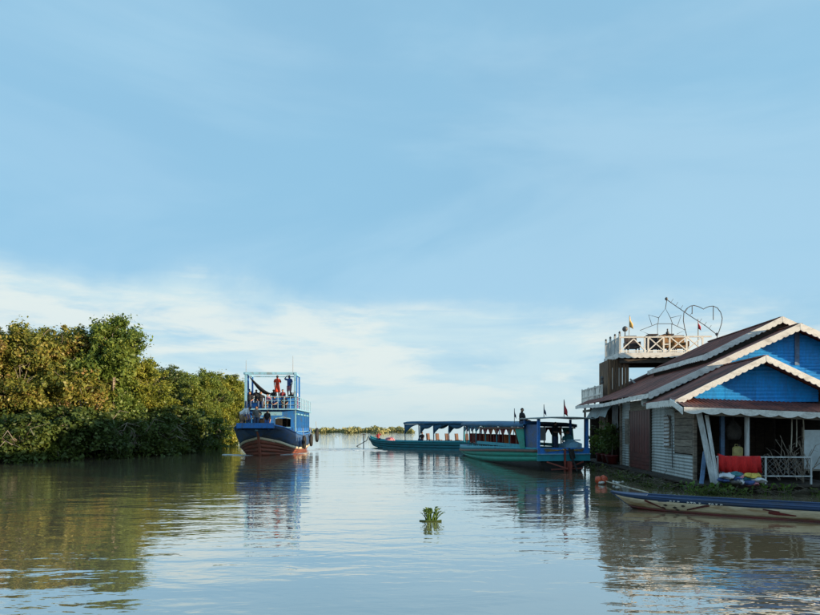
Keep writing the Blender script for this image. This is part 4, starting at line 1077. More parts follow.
# ------------------------------------------------------------------ boats
def spline(pts, n=33):
    """smooth polyline through the given points (Catmull-Rom)"""
    p = [Vector(q) for q in pts]; p = [p[0] * 2 - p[1]] + p + [p[-1] * 2 - p[-2]]; out = []
    k = len(p) - 3
    for i in range(n):
        t = i / (n - 1) * k; j = min(int(t), k - 1); u = t - j; a, b, c, d = p[j:j + 4]
        out.append(0.5 * ((2 * b) + (c - a) * u + (2 * a - 5 * b + 4 * c - d) * u * u + (3 * b - a - 3 * c + d) * u ** 3))
    return out
def strake(parent, ra, rb, mat, name, mid=0, both=True, solid=.03, bulge=0.0):
    """planking between two rows of (halfwidth, along, z); built on both sides"""
    objs = []
    for s in ((-1, 1) if both else (1,)):
        A = [Vector((s * v.x, v.y, v.z)) for v in ra]; B = [Vector((s * v.x, v.y, v.z)) for v in rb]
        rows = [A]
        for k in range(1, mid + 1):
            u = k / (mid + 1); rows.append([a.lerp(b, u) + Vector((s * bulge * math.sin(math.pi * u), 0, 0)) for a, b in zip(A, B)])
        rows.append(B)
        objs.append(MB().grid(rows).build(name, mat, parent, True, solid=solid))
    return objs

# ---------------- double-deck boat heading for the camera
dk = thing('double_deck_boat', 'blue double-deck passenger boat with red bottom and cream stripe, people on deck', 'boat', (-10.25, 40.9, 0), R(3.2))
G = spline([(1.15, -1.35, 2.06), (1.72, .2, 1.88), (2.02, 2, 1.62), (2.15, 4.5, 1.42), (2.15, 8, 1.38), (2.08, 12, 1.5), (1.85, 15, 1.75)])
ST = spline([(.05, -.35, 1.30), (1.15, .75, 1.02), (1.78, 2.2, .68), (2.06, 5, .46), (2.05, 8, .42), (1.98, 12, .5), (1.7, 15, .72)])
SB = [Vector((v.x - .02, v.y + .03, v.z - .17)) for v in ST]
WL = spline([(.03, .1, -.02), (.85, 1.3, -.05), (1.5, 3, -.05), (1.82, 5.2, -.05), (1.8, 8, -.05), (1.7, 12, -.05), (1.35, 15, 0)])
KL = spline([(.02, .6, -.4), (.1, 2, -.5), (.2, 4, -.55), (.3, 6, -.6), (.3, 8, -.6), (.3, 12, -.55), (.2, 15, -.4)])
strake(dk, G, ST, 'navy_paint', 'upper_hull', 3, bulge=.06)
strake(dk, [v + Vector((.035, -.01, .0)) for v in ST], [v + Vector((.035, -.01, 0)) for v in SB], 'cream_stripe', 'rubbing_stripe', solid=.06)
# the red bottom, three planks a side
def mixrow(a, b, u): return [p.lerp(q, u) for p, q in zip(a, b)]
for i in range(4):
    strake(dk, [v + Vector((.004 * (i % 2), 0, 0)) for v in mixrow(SB, WL, i / 4 + .008)], mixrow(SB, WL, (i + 1) / 4 - .004), 'red_bottom', 'bottom_plank')
strake(dk, WL, KL, 'red_bottom', 'keel_plank')
MB().add([(-1.15, -1.35, 2.06), (1.15, -1.35, 2.06), (.06, -.35, 1.28), (-.06, -.35, 1.28)], [(0, 1, 2, 3)]).build('bow_plate', 'navy_paint', dk, solid=.04)
MB().tube([(0, -.95, 1.85), (0, -.42, 1.32), (0, -.1, .6), (0, .15, -.1), (0, .6, -.5)], .09, 8).build('stem_post', 'red_bottom', dk, True)
MB().bar((-1.22, -1.40, 2.06), (1.22, -1.40, 2.06), .16, .34).build('bow_board', 'blue_paint', dk)
for s in (-1, 1):
    MB().tube([Vector((s * (v.x + .01), v.y, v.z + .03)) for v in G], .06, 6).build('gunwale', 'blue_paint', dk, True)
MB().lathe([(.02, -.06), (.1, -.05), (.12, 0), (.1, .05), (.02, .06)], (0, -1.06, 1.76), 10).build('bow_ring', 'sky_paint', dk, True)
stn = MB().add([(-1.85, 15, 1.75), (1.85, 15, 1.75), (1.35, 15, 0), (-1.35, 15, 0)], [(0, 1, 2, 3)]).build('transom', 'navy_paint', dk, solid=.05)
dr = []
for j in range(0, 33):
    v = G[j]; z = min(v.z - .12, 1.75); dr.append([Vector((-v.x + .05, v.y, z)), Vector((0, v.y, z + .04)), Vector((v.x - .05, v.y, z))])
MB().grid(dr).build('main_deck', 'old_plank', dk)
# cabin
CY0, CY1, CW, UD = 4.6, 13.6, 1.78, 3.36
mb = MB()
for x0, x1, z0, z1 in ((-CW, -1.45, 1.3, UD - .1), (1.45, CW, 1.3, UD - .1), (-1.45, 1.45, 1.3, 1.95), (-1.45, 1.45, 2.62, UD - .1), (-.28, .28, 1.95, 2.62)):
    mb.box(((x0 + x1) / 2, CY0, (z0 + z1) / 2), (x1 - x0, .05, z1 - z0))
mb.build('cabin_front', 'blue_paint', dk)
for x0, x1 in ((-1.45, -.28), (.28, 1.45)):
    fr = MB()
    for c, d in (((x0 + x1) / 2, 0), ):
        fr.bar((x0, CY0 - .04, 2.62), ((x0 + x1) / 2, CY0 - .04, 2.72), .03, .07).bar(((x0 + x1) / 2, CY0 - .04, 2.72), (x1, CY0 - .04, 2.62), .03, .07)
        fr.bar((x0, CY0 - .04, 1.95), (x1, CY0 - .04, 1.95), .03, .06)
    fr.build('window_frame', 'sky_paint', dk)
MB().box((0, CY0 - .045, 3.0), (1.6, .03, .3)).build('name_board', 'sky_paint', dk)
for kk in range(9): MB().box((-1.6 + .4 * kk, CY0 - .032, 1.62), (.025, .02, .62)).build('wall_batten', 'navy_paint', dk)
MB().box((0, CY1, 2.3), (2 * CW, .05, 2.0)).build('cabin_back', 'blue_paint', dk)
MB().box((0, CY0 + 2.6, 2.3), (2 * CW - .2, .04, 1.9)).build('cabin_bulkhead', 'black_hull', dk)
for s in (-1, 1):
    MB().box((s * CW, (CY0 + CY1) / 2, 1.62), (.05, CY1 - CY0, .55)).build('side_wall', 'blue_paint', dk)
    for k in range(10):
        y = CY0 + .03 + (CY1 - CY0 - .06) * k / 9
        MB().bar((s * (CW + .02), y, 1.35), (s * (CW + .02), y, UD - .08), .11, .11).build('cabin_post', 'blue_paint' if k else 'sky_paint', dk)
        if k < 9:
            MB().tube([(s * (CW + .16), y, 1.62), (s * (CW + .16), y + 1.0, 1.62)], .03, 6).build('side_rail', 'sky_paint', dk)
            MB().bar((s * (CW + .07), y + .05, 2.98), (s * (CW + .07), y + .95, 2.98), .03, .10).build('valance', 'sky_paint' if k % 2 else 'cloth_teal', dk)
        if k < 9 and k % 3 != 1:
            rows = []
            for j in range(7):
                yy = y + .12 + (.3 + .12 * (k % 4)) * j / 6; rows.append([Vector((s * (CW - .03 + .03 * math.sin(j * 2)), yy, UD - .1)), Vector((s * (CW - .04 + .05 * math.sin(j * 2.3)), yy, 1.9))])
            MB().grid(rows).build('side_curtain', ('navy_paint', 'cloth_blue', 'navy_paint')[k % 3], dk, True, solid=.01)
MB().box((0, (CY0 + CY1) / 2 - .2, UD - .05), (2 * CW + .5, CY1 - CY0 + .9, .09)).build('upper_deck', 'sky_paint', dk)
UF = CY0 - .55                                # front edge of the upper deck
# upper railing
def rail_run(a, b, n, parent, h=.9):
    a, b = Vector(a), Vector(b)
    for z in (h, h * .66, h * .33): MB().tube([a + Vector((0, 0, z)), b + Vector((0, 0, z))], .022, 6).build('rail', 'sky_paint', parent)
    for i in range(n + 1):
        p = a.lerp(b, i / n); MB().tube([p, p + Vector((0, 0, h + .02))], .025, 6).build('stanchion', 'sky_paint', parent)
rail_run((-.35, UF, UD), (CW + .18, UF, UD), 5, dk); rail_run((CW + .18, UF, UD), (CW + .18, CY1, UD), 9, dk); rail_run((-CW - .18, UF + .4, UD), (-CW - .18, CY1, UD), 9, dk)
# open frame over the upper deck
TZ2 = 5.98
for x in (-CW - .05, CW + .05):
    for y, w in ((UF + .15, .16), (UF + 1.0, .12), (UF + 2.6, .12)):
        MB().bar((x, y, UD), (x, y, TZ2), w, .12).build('frame_post', 'sky_paint' if w > .14 else 'blue_paint', dk)
    MB().bar((x, UF, TZ2), (x, UF + 2.7, TZ2), .12, .14).build('frame_beam', 'sky_paint', dk)
MB().bar((-CW - .2, UF + .1, TZ2 + .02), (CW + .2, UF + .1, TZ2 + .02), .14, .17).build('frame_beam', 'sky_paint', dk)
MB().bar((-CW - .1, UF + 2.65, TZ2 - .01), (CW + .1, UF + 2.65, TZ2 - .01), .08, .08).build('frame_beam', 'sky_paint', dk)
MB().box((CW - .0, UF + .62, (UD + .85 + TZ2) / 2), (.03, .62, TZ2 - UD - .95)).build('side_panel', 'blue_paint', dk)
MB().box((CW - .0, UF + 1.8, UD + .5), (.03, 1.4, .85)).build('side_panel', 'curtain_red', dk)
for x, h in ((-CW - .02, 1.0), (CW - .1, 1.35)):
    MB().tube([(x, UF + .1, TZ2), (x, UF + .1, TZ2 + h)], [.02, .012], 5).build('antenna', 'steel', dk)
# hammock of dark cloth
rows = []
for j in range(13):
    u = j / 12; c = Vector((-CW + .15 + 1.6 * u, UF + .5, TZ2 - .25 - 1.25 * math.sin(u * 1.75) ** 1.0))
    w = .04 + .22 * math.sin(math.pi * u); rows.append([c + Vector((0, -.1, w)), c + Vector((0, .08, -w * .4)), c + Vector((0, .25, w))])
h = MB().grid(rows).build('hammock', 'cloth_black', smooth=True, solid=.01); h.location = dk.location; h.rotation_euler = dk.rotation_euler
tag(h, 'dark hammock slung from the frame of the double-deck boat', 'hammock')
# benches
for nm, c, d, lab in (('deck_bench', (.75, UF + .95, UD + .42), (1.9, .7, .84), 'tall blue bench box on the upper deck under the two standing passengers'),
                      ('deck_bench', (-.95, UF + .55, UD + .22), (1.7, .45, .44), 'low blue bench at the left front of the upper deck')):
    b = thing(nm, lab, 'bench', dk.location, dk.rotation_euler.z, 'benches of the double-deck boat')
    MB().box(c, d).build('box', 'blue_paint', b); MB().box((c[0], c[1], c[2] + d[2] / 2 + .02), (d[0] + .06, d[1] + .06, .04)).build('seat', 'old_plank', b)
# fenders
def tyre(parent_m, p, label, r=.42, ax=0):
    t = thing('tyre_fender', label, 'tyre', parent_m @ Vector(p), dk.rotation_euler.z, 'tyre fenders of the double-deck boat')
    MB().tube([(0, r * math.cos(a), r * math.sin(a)) for a in np.linspace(0, 2 * math.pi, 20, endpoint=False)], .12, 8, True).build('tread', 'rubber', t, True)
    MB().tube([(0, 0, r), (-.08, 0, r + .35), (-.1, 0, r + .7)], .02, 5).build('rope', 'pole_pale', t)
DM = Matrix.Translation(dk.location) @ Matrix.Rotation(dk.rotation_euler.z, 4, 'Z')
tyre(DM, (2.3, 6.0, .78), 'black tyre fender at the middle of the boat side')
tyre(DM, (2.35, 10.5, .85), 'black tyre fender farther back on the boat side')
tyre(DM, (2.45, 14.6, 1.25), 'large tyre hanging off the stern corner of the double-deck boat', .55)
MB().box((2.3, 3.3, .85), (.16, .18, .7)).build('fender_post', 'navy_paint', dk)

# ---------------- near covered boat (green), stern towards the camera
gb = thing('green_covered_boat', 'green covered tour boat with blue tarp roof, its blue stern towards the camera', 'boat', (6.78, 26.45, 0), R(9.6))
Gg = spline([(1.15, 0.05, 1.02), (1.2, 3, .98), (1.2, 7, .90), (1.10, 10.5, .82), (.80, 14, .74), (.34, 17.0, .70)])
Rt = [Vector((v.x + .015, v.y, v.z - .07 - .013 * v.y)) for v in Gg]; Rb = [v - Vector((0, 0, .12)) for v in Rt]
Gl = spline([(1.08, .05, .46), (1.12, 3, .28), (1.1, 7, .08), (.98, 10.5, .0), (.66, 14, .02), (.22, 16.9, .14)])
MB().prism([(-1.05, .06, .46), (1.05, .06, .46), (.8, .06, -.1), (-.8, .06, -.1)], (0, .04, 0)).build('stern_bottom', 'black_hull', gb)
Gk = spline([(.82, .1, -.05), (.9, 3, -.08), (.85, 7, -.1), (.8, 10.5, -.15), (.5, 14, -.12), (.12, 16.7, .02)])
MB().add([(-.34, 17.02, .70), (.34, 17.02, .70), (.22, 16.92, .14), (.12, 16.72, .02), (-.12, 16.72, .02), (-.22, 16.92, .14)], [(0, 1, 2, 3, 4, 5)]).build('bow_plate', 'navy_paint', gb, solid=.04)
strake(gb, Gg, Rt, 'turquoise_paint', 'sheer_strake')
strake(gb, [v + Vector((.03, 0, 0)) for v in Rt], [v + Vector((.03, 0, 0)) for v in Rb], 'brown_rub', 'rubbing_strip', solid=.05)
strake(gb, Rb, mixrow(Rb, Gl, .5), 'green_paint', 'side_plank'); strake(gb, [v + Vector((.006, 0, -.012)) for v in mixrow(Rb, Gl, .5)], Gl, 'green_paint', 'side_plank')
strake(gb, Gl, Gk, 'black_hull', 'bottom_plank')
MB().grid([[Vector((-v.x, v.y, v.z)), Vector((v.x, v.y, v.z))] for v in Gk]).build('bottom', 'black_hull', gb)
MB().grid([[Vector((-v.x + .03, v.y, min(.55, v.z - .3))), Vector((v.x - .03, v.y, min(.55, v.z - .3)))] for v in Gg]).build('deck', 'old_plank', gb)
# stern
MB().box((0, 0, .90), (2.42, .06, .26)).build('transom_top', 'blue_paint', gb)
MB().box((0, 0.01, .60), (2.46, .07, .30)).build('transom_bottom', 'turquoise_paint', gb)
MB().bar((-1.24, -.05, .755), (1.24, -.05, .755), .05, .035).build('transom_rail', 'sky_paint', gb)
for s in (-1, 1):
    for k in range(4):
        a = .22 + k * .17
        MB().bar((s * .1, -.045, .93 + .0 * k), (s * (.1 + .85 * math.cos(a * .7)), -.045, .93 - .22 * a + .1), .012, .05, up=(0, 1, 0)).build('fan_ray', 'gold_paint', gb)
MB().lathe([(.02, -.02), (.1, -.02), (.1, .02), (.02, .02)], (0, -.06, .95), 12).build('emblem', 'gold_paint', gb)
for x, s in ((-1.13, 1), (1.13, 1)):
    MB().bar((x, .1, .9), (x, .1, 2.3), .11, .12).build('canopy_post', 'blue_paint', gb); MB().bar((x, 1.8, .9), (x, 1.8, 2.3), .09, .09).build('canopy_post', 'blue_paint', gb)
cn = MB(); rows = []
for j in range(9):
    x = -1.32 + 2.7 * j / 8; z = 2.31 + .06 * math.sin(math.pi * j / 8); rows.append([Vector((x, -.25, z)), Vector((x, .9, z + .02)), Vector((x, 2.1, z + .02))])
cn.grid(rows).build('stern_canopy', 'canopy_grey', gb, True, solid=.05)
MB().box((-.75, 1.85, 1.55), (.75, .05, 1.35)).build('cockpit_wall', 'blue_paint', gb); 
MB().box((-1.13, 1.0, 1.5), (.04, 1.6, 1.1)).build('cockpit_side', 'navy_paint', gb)
MB().box((-.30, 1.82, 1.62), (.42, .03, .62)).build('cockpit_window', 'pale_sheet', gb)
MB().prism([(.25, .3, .56), (1.0, .3, .56), (1.0, .3, 1.2), (.62, .3, 1.34), (.25, .3, 1.12)], (0, .8, 0)).build('engine_box', 'sky_paint', gb)
MB().tube([(.25, .25, 1.36), (.9, .25, 1.36)], .025, 6).build('cockpit_rail', 'sky_paint', gb)
# rudder gear
rg = MB().bar((0, -.12, 0.0), (0, -.12, 1.0), .07, .09).build('rudder_post', 'rust_red', gb)
for a, b in (((-.85, -.15, .42), (.05, -.35, .12)), ((.85, -.15, .42), (-.05, -.35, .12)), ((-.7, -.3, .1), (.75, -.3, .14))):
    MB().bar(a, b, .05, .06).build('rudder_bar', 'rust_red', gb)
MB().box((.12, -.3, .2), (.04, .5, .5)).build('rudder_blade', 'rust_red', gb)
MB().tube([(.18, -.15, 1.0), (.25, -.4, .5), (.28, -.75, .05)], [.05, .05, .04], 6).build('propeller_shaft', 'black_hull', gb)
MB().bar((.25, -.2, .96), (.34, -.2, .55), .2, .12, up=(0, 1, 0)).build('motor_guard', 'black_hull', gb)
# cabin
rr = []
for j in range(21):
    u = j / 20; y = 1.5 + 13.6 * u; hwid = float(np.interp(y, [1.5, 10, 13, 15.1], [1.32, 1.24, 1.0, .75])); zz = 2.08 + .17 * u + .010 * math.sin(u * 20)
    rr.append([Vector((-hwid, y, zz - .15)), Vector((-hwid, y, zz - .02)), Vector((-hwid * .6, y, zz + .06)), Vector((0, y, zz + .09)), Vector((hwid * .6, y, zz + .06)), Vector((hwid, y, zz - .02)), Vector((hwid, y, zz - .15))])
MB().grid(rr).build('tarp_roof', 'tarp_blue', gb, True, solid=.02)
for s in (-1, 1):
    MB().bar((s * 1.27, 1.6, 1.90), (s * 1.25, 9.5, 1.90), .05, .07).build('roof_edge', 'brown_rub', gb)
    MB().prism([(s * 1.19, 1.55, .95), (s * 1.19, 2.15, .95), (s * 1.19, 2.9, 1.9), (s * 1.19, 1.75, 1.9)], (s * .04, 0, 0)).build('end_panel', 'green_paint', gb)
    MB().box((s * 1.19, 5.9, 1.05), (.04, 7.4, .16)).build('coaming', 'turquoise_paint', gb)
    for k in range(12):
        y = 2.9 + k * 1.05; wd = float(np.interp(y, [0, 10, 13, 15], [1.17, 1.10, .86, .62]))
        MB().bar((s * wd, y, .95), (s * wd, y, 1.98), .05, .05).build('roof_post', 'turquoise_paint' if k % 2 else 'brown_rub', gb)
    for k in range(6):                         # looped red curtains under the roof edge
        rows = []
        for j in range(9):
            u = j / 8; y = 2.95 + k * 1.05 + .95 * u; d = .12 + .30 * abs(math.cos(math.pi * u)) ** 2.2
            rows.append([Vector((s * 1.14, y, 1.95)), Vector((s * (1.13 + .02 * math.sin(j * 2.4)), y, 1.95 - d * .5)), Vector((s * 1.14, y, 1.95 - d))])
        MB().grid(rows).build('curtain', 'curtain_red' if k % 3 else 'curtain_orange', gb, True, solid=.01)
for k in range(4):
    rows = []
    for j in range(9):
        u = j / 8; y = 9.6 + k * 1.35 + 1.3 * u; d = .06 + .25 * math.sin(math.pi * u); w_ = float(np.interp(y, [10, 13, 15], [1.08, .84, .6]))
        rows.append([Vector((-w_, y, 1.98)), Vector((-w_ + .02 * math.sin(j * 2), y, 1.98 - d))])
    MB().grid(rows).build('tarp_swag', 'tarp_blue', gb, True, solid=.01)
def boat_chair(loc, rz, label, mat='chair_red'):
    c = thing('passenger_chair', label, 'chair', loc, rz, 'passenger chairs of the green boat')
    MB().box((0, 0, .42), (.44, .42, .05)).build('seat', mat, c); MB().box((0, .2, .72), (.44, .05, .55), Matrix.Rotation(-.12, 3, 'X')).build('backrest', mat, c)
    for sx in (-1, 1):
        for sy in (-1, 1): MB().bar((sx * .19, sy * .18, 0), (sx * .19, sy * .18, .40), .035, .035).build('leg', 'chair_dark', c)
    return c
GM = Matrix.Translation(gb.location) @ Matrix.Rotation(gb.rotation_euler.z, 4, 'Z')
words = ['first', 'second', 'third', 'fourth', 'fifth', 'sixth', 'seventh', 'eighth', 'ninth', 'tenth', 'eleventh']
c0 = None
for k in range(11):
    y = 3.2 + k * .95; wd = .72 if y < 11 else .55
    lab = '%s passenger chair from the stern on the near side of the green boat' % words[k]
    if c0 is None: c0 = boat_chair(GM @ Vector((-wd, y, .56)), gb.rotation_euler.z, lab); c = c0
    else:
        c = copy_tree(c0); c.location = GM @ Vector((-wd, y, .56)); c.rotation_euler.z = gb.rotation_euler.z + random.uniform(-.1, .1); c['label'] = lab
        if k in (2, 6):
            for ch in c.children:
                if ch.name.startswith(('seat', 'backrest')): ch.data = ch.data.copy(); ch.data.materials[0] = M['curtain_orange']
            c['label'] = lab.replace('passenger chair', 'orange passenger chair')
# flags over the stern canopy
for (lx, ly, h, fw, fh, m, lab) in ((-1.25, 2.9, 1.0, .18, .5, 'flag_navy', 'dark flag farthest left above the roof of the green boat'),
                                    (-.72, .5, .85, .22, .5, 'flag_navy', 'navy flag on the stern canopy left of the red flag'),
                                    (.1, .2, 1.15, .34, .85, 'flag_red', 'red pennant standing on the stern canopy of the green boat')):
    b = GM @ Vector((lx, ly, 2.34 if ly < 2 else 2.13)); 
    flag('boat_flag', b, h * .72, fw * .55, fh * .72, m, lab, group='flags of the green boat', pole='wire_dark')

# ---------------- far teal boat
tb0 = Vector((-4.15, 60.5, 0)); tb1 = Vector((9.3, 48.0, 0)); td = (tb1 - tb0); tl = td.length
rzt = math.atan2(-td.x, td.y)
tbt = thing('teal_long_boat', 'long low teal boat with blue awning behind the green boat, boy at its stern', 'boat', tb0, rzt)
Tg = spline([(.12, 0, 1.15), (.55, 1.0, .85), (.95, 3.5, .72), (1.1, 8, .74), (1.05, 14, .82), (.5, tl, 1.05)])
Tl = spline([(.05, .35, .5), (.35, 1.2, .1), (.7, 3.5, -.1), (.85, 8, -.15), (.8, 14, -.1), (.25, tl - .3, .2)])
strake(tbt, Tg, mixrow(Tg, Tl, .22), 'turquoise_paint', 'sheer_strake')
for i in range(3): strake(tbt, [v + Vector((.005 * (i % 2), 0, 0)) for v in mixrow(Tg, Tl, .23 + .26 * i)], mixrow(Tg, Tl, .23 + .26 * (i + 1) - .005), 'teal_paint', 'side_plank')
MB().grid([[Vector((-v.x, v.y, v.z)), Vector((v.x, v.y, v.z))] for v in Tl]).build('bottom', 'black_hull', tbt)
MB().grid([[Vector((-v.x + .03, v.y, v.z - .3)), Vector((v.x - .03, v.y, v.z - .3))] for v in Tg]).build('deck', 'old_plank', tbt)
rr = []
for j in range(17):
    u = j / 16; y = 5.9 + (tl - 6.6) * u; zz = 2.40 - .06 * u + .010 * math.sin(u * 18); hwid = 1.15
    rr.append([Vector((-hwid, y, zz - .14)), Vector((-hwid, y, zz)), Vector((-hwid * .55, y, zz + .09)), Vector((0, y, zz + .12)), Vector((hwid * .55, y, zz + .09)), Vector((hwid, y, zz)), Vector((hwid, y, zz - .14))])
MB().grid(rr).build('awning_roof', 'tarp_blue', tbt, True, solid=.02)
for s in (-1, 1):
    for k in range(7):
        y = 6.0 + k * 1.75
        if y > tl - .3: break
        MB().bar((s * 1.02, y, .65), (s * 1.08, y, 2.28), .06, .06).build('awning_post', 'tarp_blue', tbt)
    for k in range(6):
        rows = []
        for j in range(9):
            u = j / 8; y = 6.05 + k * 1.75 + 1.65 * u; d = .06 + (.85 * (1 - u) ** 2.2 if k in (0, 2) else .3 * abs(math.sin(math.pi * u)) + .06)
            rows.append([Vector((s * 1.07, y, 2.24)), Vector((s * (1.06 + .02 * math.sin(j * 2)), y, 2.24 - d))])
        MB().grid(rows).build('side_tarp', 'tarp_blue', tbt, True, solid=.01)
TEAL_SEAT = {}
TM = Matrix.Translation(tb0) @ Matrix.Rotation(rzt, 4, 'Z')
c0 = None
for k in range(7):
    lab = '%s chair from the left under the awning of the teal boat' % words[k]
    loc = TM @ Vector((.55, 8.6 + k * 1.1, .42))
    c = copy_tree(bpy.data.objects['passenger_chair']); c.location = loc; c.rotation_euler.z = rzt + 3.14; c['label'] = lab; c['group'] = 'passenger chairs of the teal boat'
    for ch in c.children:
        if ch.name.startswith(('seat', 'backrest')):
            if 'dark' not in ch.data.name: ch.data = TEAL_SEAT.setdefault(ch.name.split('.')[0], ch.data.copy()); ch.data.materials[0] = M['brown_rub']
# cargo bundle near the stern and steering gear
t = thing('cargo_bundle', 'red and dark bundle on the stern of the teal boat beside the boy', 'bundle', TM @ Vector((0, 3.0, .5)), rzt)
MB().lathe([(.02, 0), (.45, .02), (.55, .2), (.4, .42), (.1, .52)], (0, 0, 0), 12, 1, .8, wob=.1).build('sacking', 'cloth_pink', t, True)
MB().bar((-.6, -.3, .5), (.6, .5, .35), .12, .08).build('plank', 'rust_red', t)
MB().tube([TM @ Vector((0, -.1, 1.0)) - TM @ Vector((0, 0, 0)), Vector((-.3, 1, .6)), Vector((-1.6, 2.4, -.1))], .04, 5).build('steering_shaft', 'black_hull', None).location = TM @ Vector((0, 0, 0))
_s = [o for o in bpy.data.objects if o.name == 'steering_shaft'][0]; tag(_s, 'thin dark propeller shaft trailing behind the teal boat', 'propeller shaft')
t = thing('mooring_stake', 'thin stake standing in the water left of the teal boat', 'stake', P(363.5, 447, 60).to_2d().to_3d(), 0)
MB().tube([(0, 0, -.5), (0.03, 0, 1.35)], .05, 6).build('stake', 'dark_wood', t); MB().bar((-.3, 0, 1.2), (.25, 0, 1.25), .05, .05).build('crosspiece', 'dark_wood', t)

# ---------------- painted canoe by the porch
cn0 = Vector((4.83, 14.43, 0)); cdir = Vector((.862, -.507, 0)); rzc = math.atan2(-cdir.x, cdir.y)
cnt = thing('painted_canoe', 'long narrow wooden canoe painted blue and cream with dark red bow marks', 'boat', cn0, rzc); cnt.scale = (.80, 1, .86)
Cg = spline([(.05, 0, .43), (.20, .35, .39), (.36, 1.0, .37), (.46, 2.4, .355), (.48, 4.5, .36), (.40, 6.5, .40), (.14, 7.8, .5)], 41)
Cm = spline([(.04, .10, .38), (.17, .42, .325), (.32, 1.06, .285), (.425, 2.4, .265), (.445, 4.5, .27), (.37, 6.5, .315), (.11, 7.75, .38)], 41)
Cw = spline([(.03, .50, .02), (.10, .8, .0), (.22, 1.3, -.01), (.33, 2.5, -.02), (.35, 4.5, -.02), (.28, 6.4, .0), (.06, 7.5, .12)], 41)
Ck = spline([(.01, .6, -.08), (.06, 1, -.1), (.12, 1.4, -.12), (.2, 2.5, -.13), (.2, 4.5, -.13), (.15, 6.4, -.1), (.03, 7.4, .0)], 41)
strake(cnt, Cg, Cm, 'canoe_blue', 'top_strake', solid=.02)
strake(cnt, [v + Vector((.006, 0, 0)) for v in mixrow(Cm, Cw, .01)], mixrow(Cm, Cw, .80), 'canoe_cream', 'side_strake', 3, solid=.02, bulge=.015)
strake(cnt, [v + Vector((.012, 0, 0)) for v in mixrow(Cm, Cw, .80)], Cw, 'canoe_red', 'bottom_strake', solid=.03)
strake(cnt, Cw, Ck, 'black_hull', 'keel_strake', solid=.02)
for s in (-1, 1): MB().tube([Vector((s * v.x, v.y, v.z + .01)) for v in Cg], .022, 6).build('gunwale', 'canoe_blue', cnt, True)
MB().grid([[Vector((-v.x, v.y, v.z + .03)), Vector((v.x, v.y, v.z + .03))] for v in mixrow(Cw, Ck, .2)]).build('floor', 'canoe_blue', cnt)
MB().add([(0.05, 0, .43), (-.05, 0, .43), (-.03, .5, .02), (.03, .5, .02)], [(0, 1, 2, 3)]).build('stem', 'canoe_blue', cnt, solid=.03)
for y in (1.2, 2.9, 4.6, 6.2):
    w = float(np.interp(y, [0, 1, 2.4, 4.5, 6.5], [.05, .36, .46, .48, .40])); MB().box((0, y, .28), (2 * w - .03, .2, .03)).build('thwart', 'canoe_blue', cnt)
dk_ = MB(); dk_.add([(-.05, .02, .43), (.05, .02, .43), (.3, .8, .375), (-.3, .8, .375)], [(0, 1, 2, 3)]).build('bow_deck', 'canoe_blue', cnt, solid=.015)
# painted marks on the cream side: thin sheets just proud of the planking
def side_pt(y, u, s=-1, out=.028):
    r0 = Cm; r1 = Cw
    j = min(range(41), key=lambda i: abs(Cm[i].lerp(Cw[i], u).y - y)); j = max(1, min(39, j))
    lo = j if Cm[j].lerp(Cw[j], u).y <= y else j - 1; A = Cm[lo].lerp(Cw[lo], u); B = Cm[lo + 1].lerp(Cw[lo + 1], u)
    q = A.lerp(B, (y - A.y) / max(1e-6, B.y - A.y)); return Vector((s * (q.x + out + .015 * math.sin(math.pi * min(1, u / .8))), q.y, q.z))
def mark(pts, mat, name='painted_mark', s=-1):
    mb = MB(); up = [side_pt(y, max(0.02, u - w), s) for y, u, w in pts]; dn = [side_pt(y, min(.79, u + w), s) for y, u, w in pts]
    mb.grid([up, dn]).build(name, mat, cnt, solid=.004)
for s in (-1, 1):
    mark([(.80 + .05 * i, .06 + .075 * i, .11 - .008 * i) for i in range(10)], 'canoe_red', s=s)
    mark([(2.15 - .065 * i, .03 + .085 * i, .12 - .009 * i) for i in range(8)], 'canoe_red', s=s)
    mark([(3.25 + .07 * i, .35 + .02 * i, .14 - .02 * abs(i - 2)) for i in range(8)], 'canoe_red', s=s)
    mark([(3.15 + .06 * i, .10 + .03 * i, .06) for i in range(6)], 'canoe_red', s=s)
    for k, (y, u) in enumerate(((1.25, .35), (1.45, .5), (1.62, .3), (1.2, .62), (1.5, .7))):
        mark([(y - .045, u, .02), (y, u, .11), (y + .045, u, .02)], 'dark_wood', s=s)
# worn white lettering along the top strake, too worn to read: short strokes only
def top_pt(y, u, s, out=.018):
    j = max(1, min(39, min(range(41), key=lambda i: abs(Cg[i].lerp(Cm[i], u).y - y)))); lo = j if Cg[j].lerp(Cm[j], u).y <= y else j - 1
    A = Cg[lo].lerp(Cm[lo], u); B = Cg[lo + 1].lerp(Cm[lo + 1], u); q = A.lerp(B, (y - A.y) / max(1e-6, B.y - A.y)); return Vector((s * (q.x + out), q.y, q.z))
for k in range(13):
    y = 1.35 + k * .085 + .02 * math.sin(k * 5)
    if k in (3, 8): continue
    for (ya, ua, yb, ub) in (((0, .62, .0, .98), (0, .62, .04, .8)), ((0, .65, .045, .65), (0.02, .65, .02, .98)), ((0, .95, .04, .62),))[(k * 7 + k // 2) % 3]:
        a, b = top_pt(y + ya, ua, 1), top_pt(y + yb, ub, 1); MB().bar(a, b, .014, .020).build('worn_letter', 'paint_white', cnt)
mb = MB(); mb.grid([[top_pt(4.35 + .09 * i, .35, 1, .02) for i in range(14)], [top_pt(4.35 + .09 * i, .7, 1, .02) for i in range(14)]]).build('white_panel', 'paint_white', cnt, solid=.004)

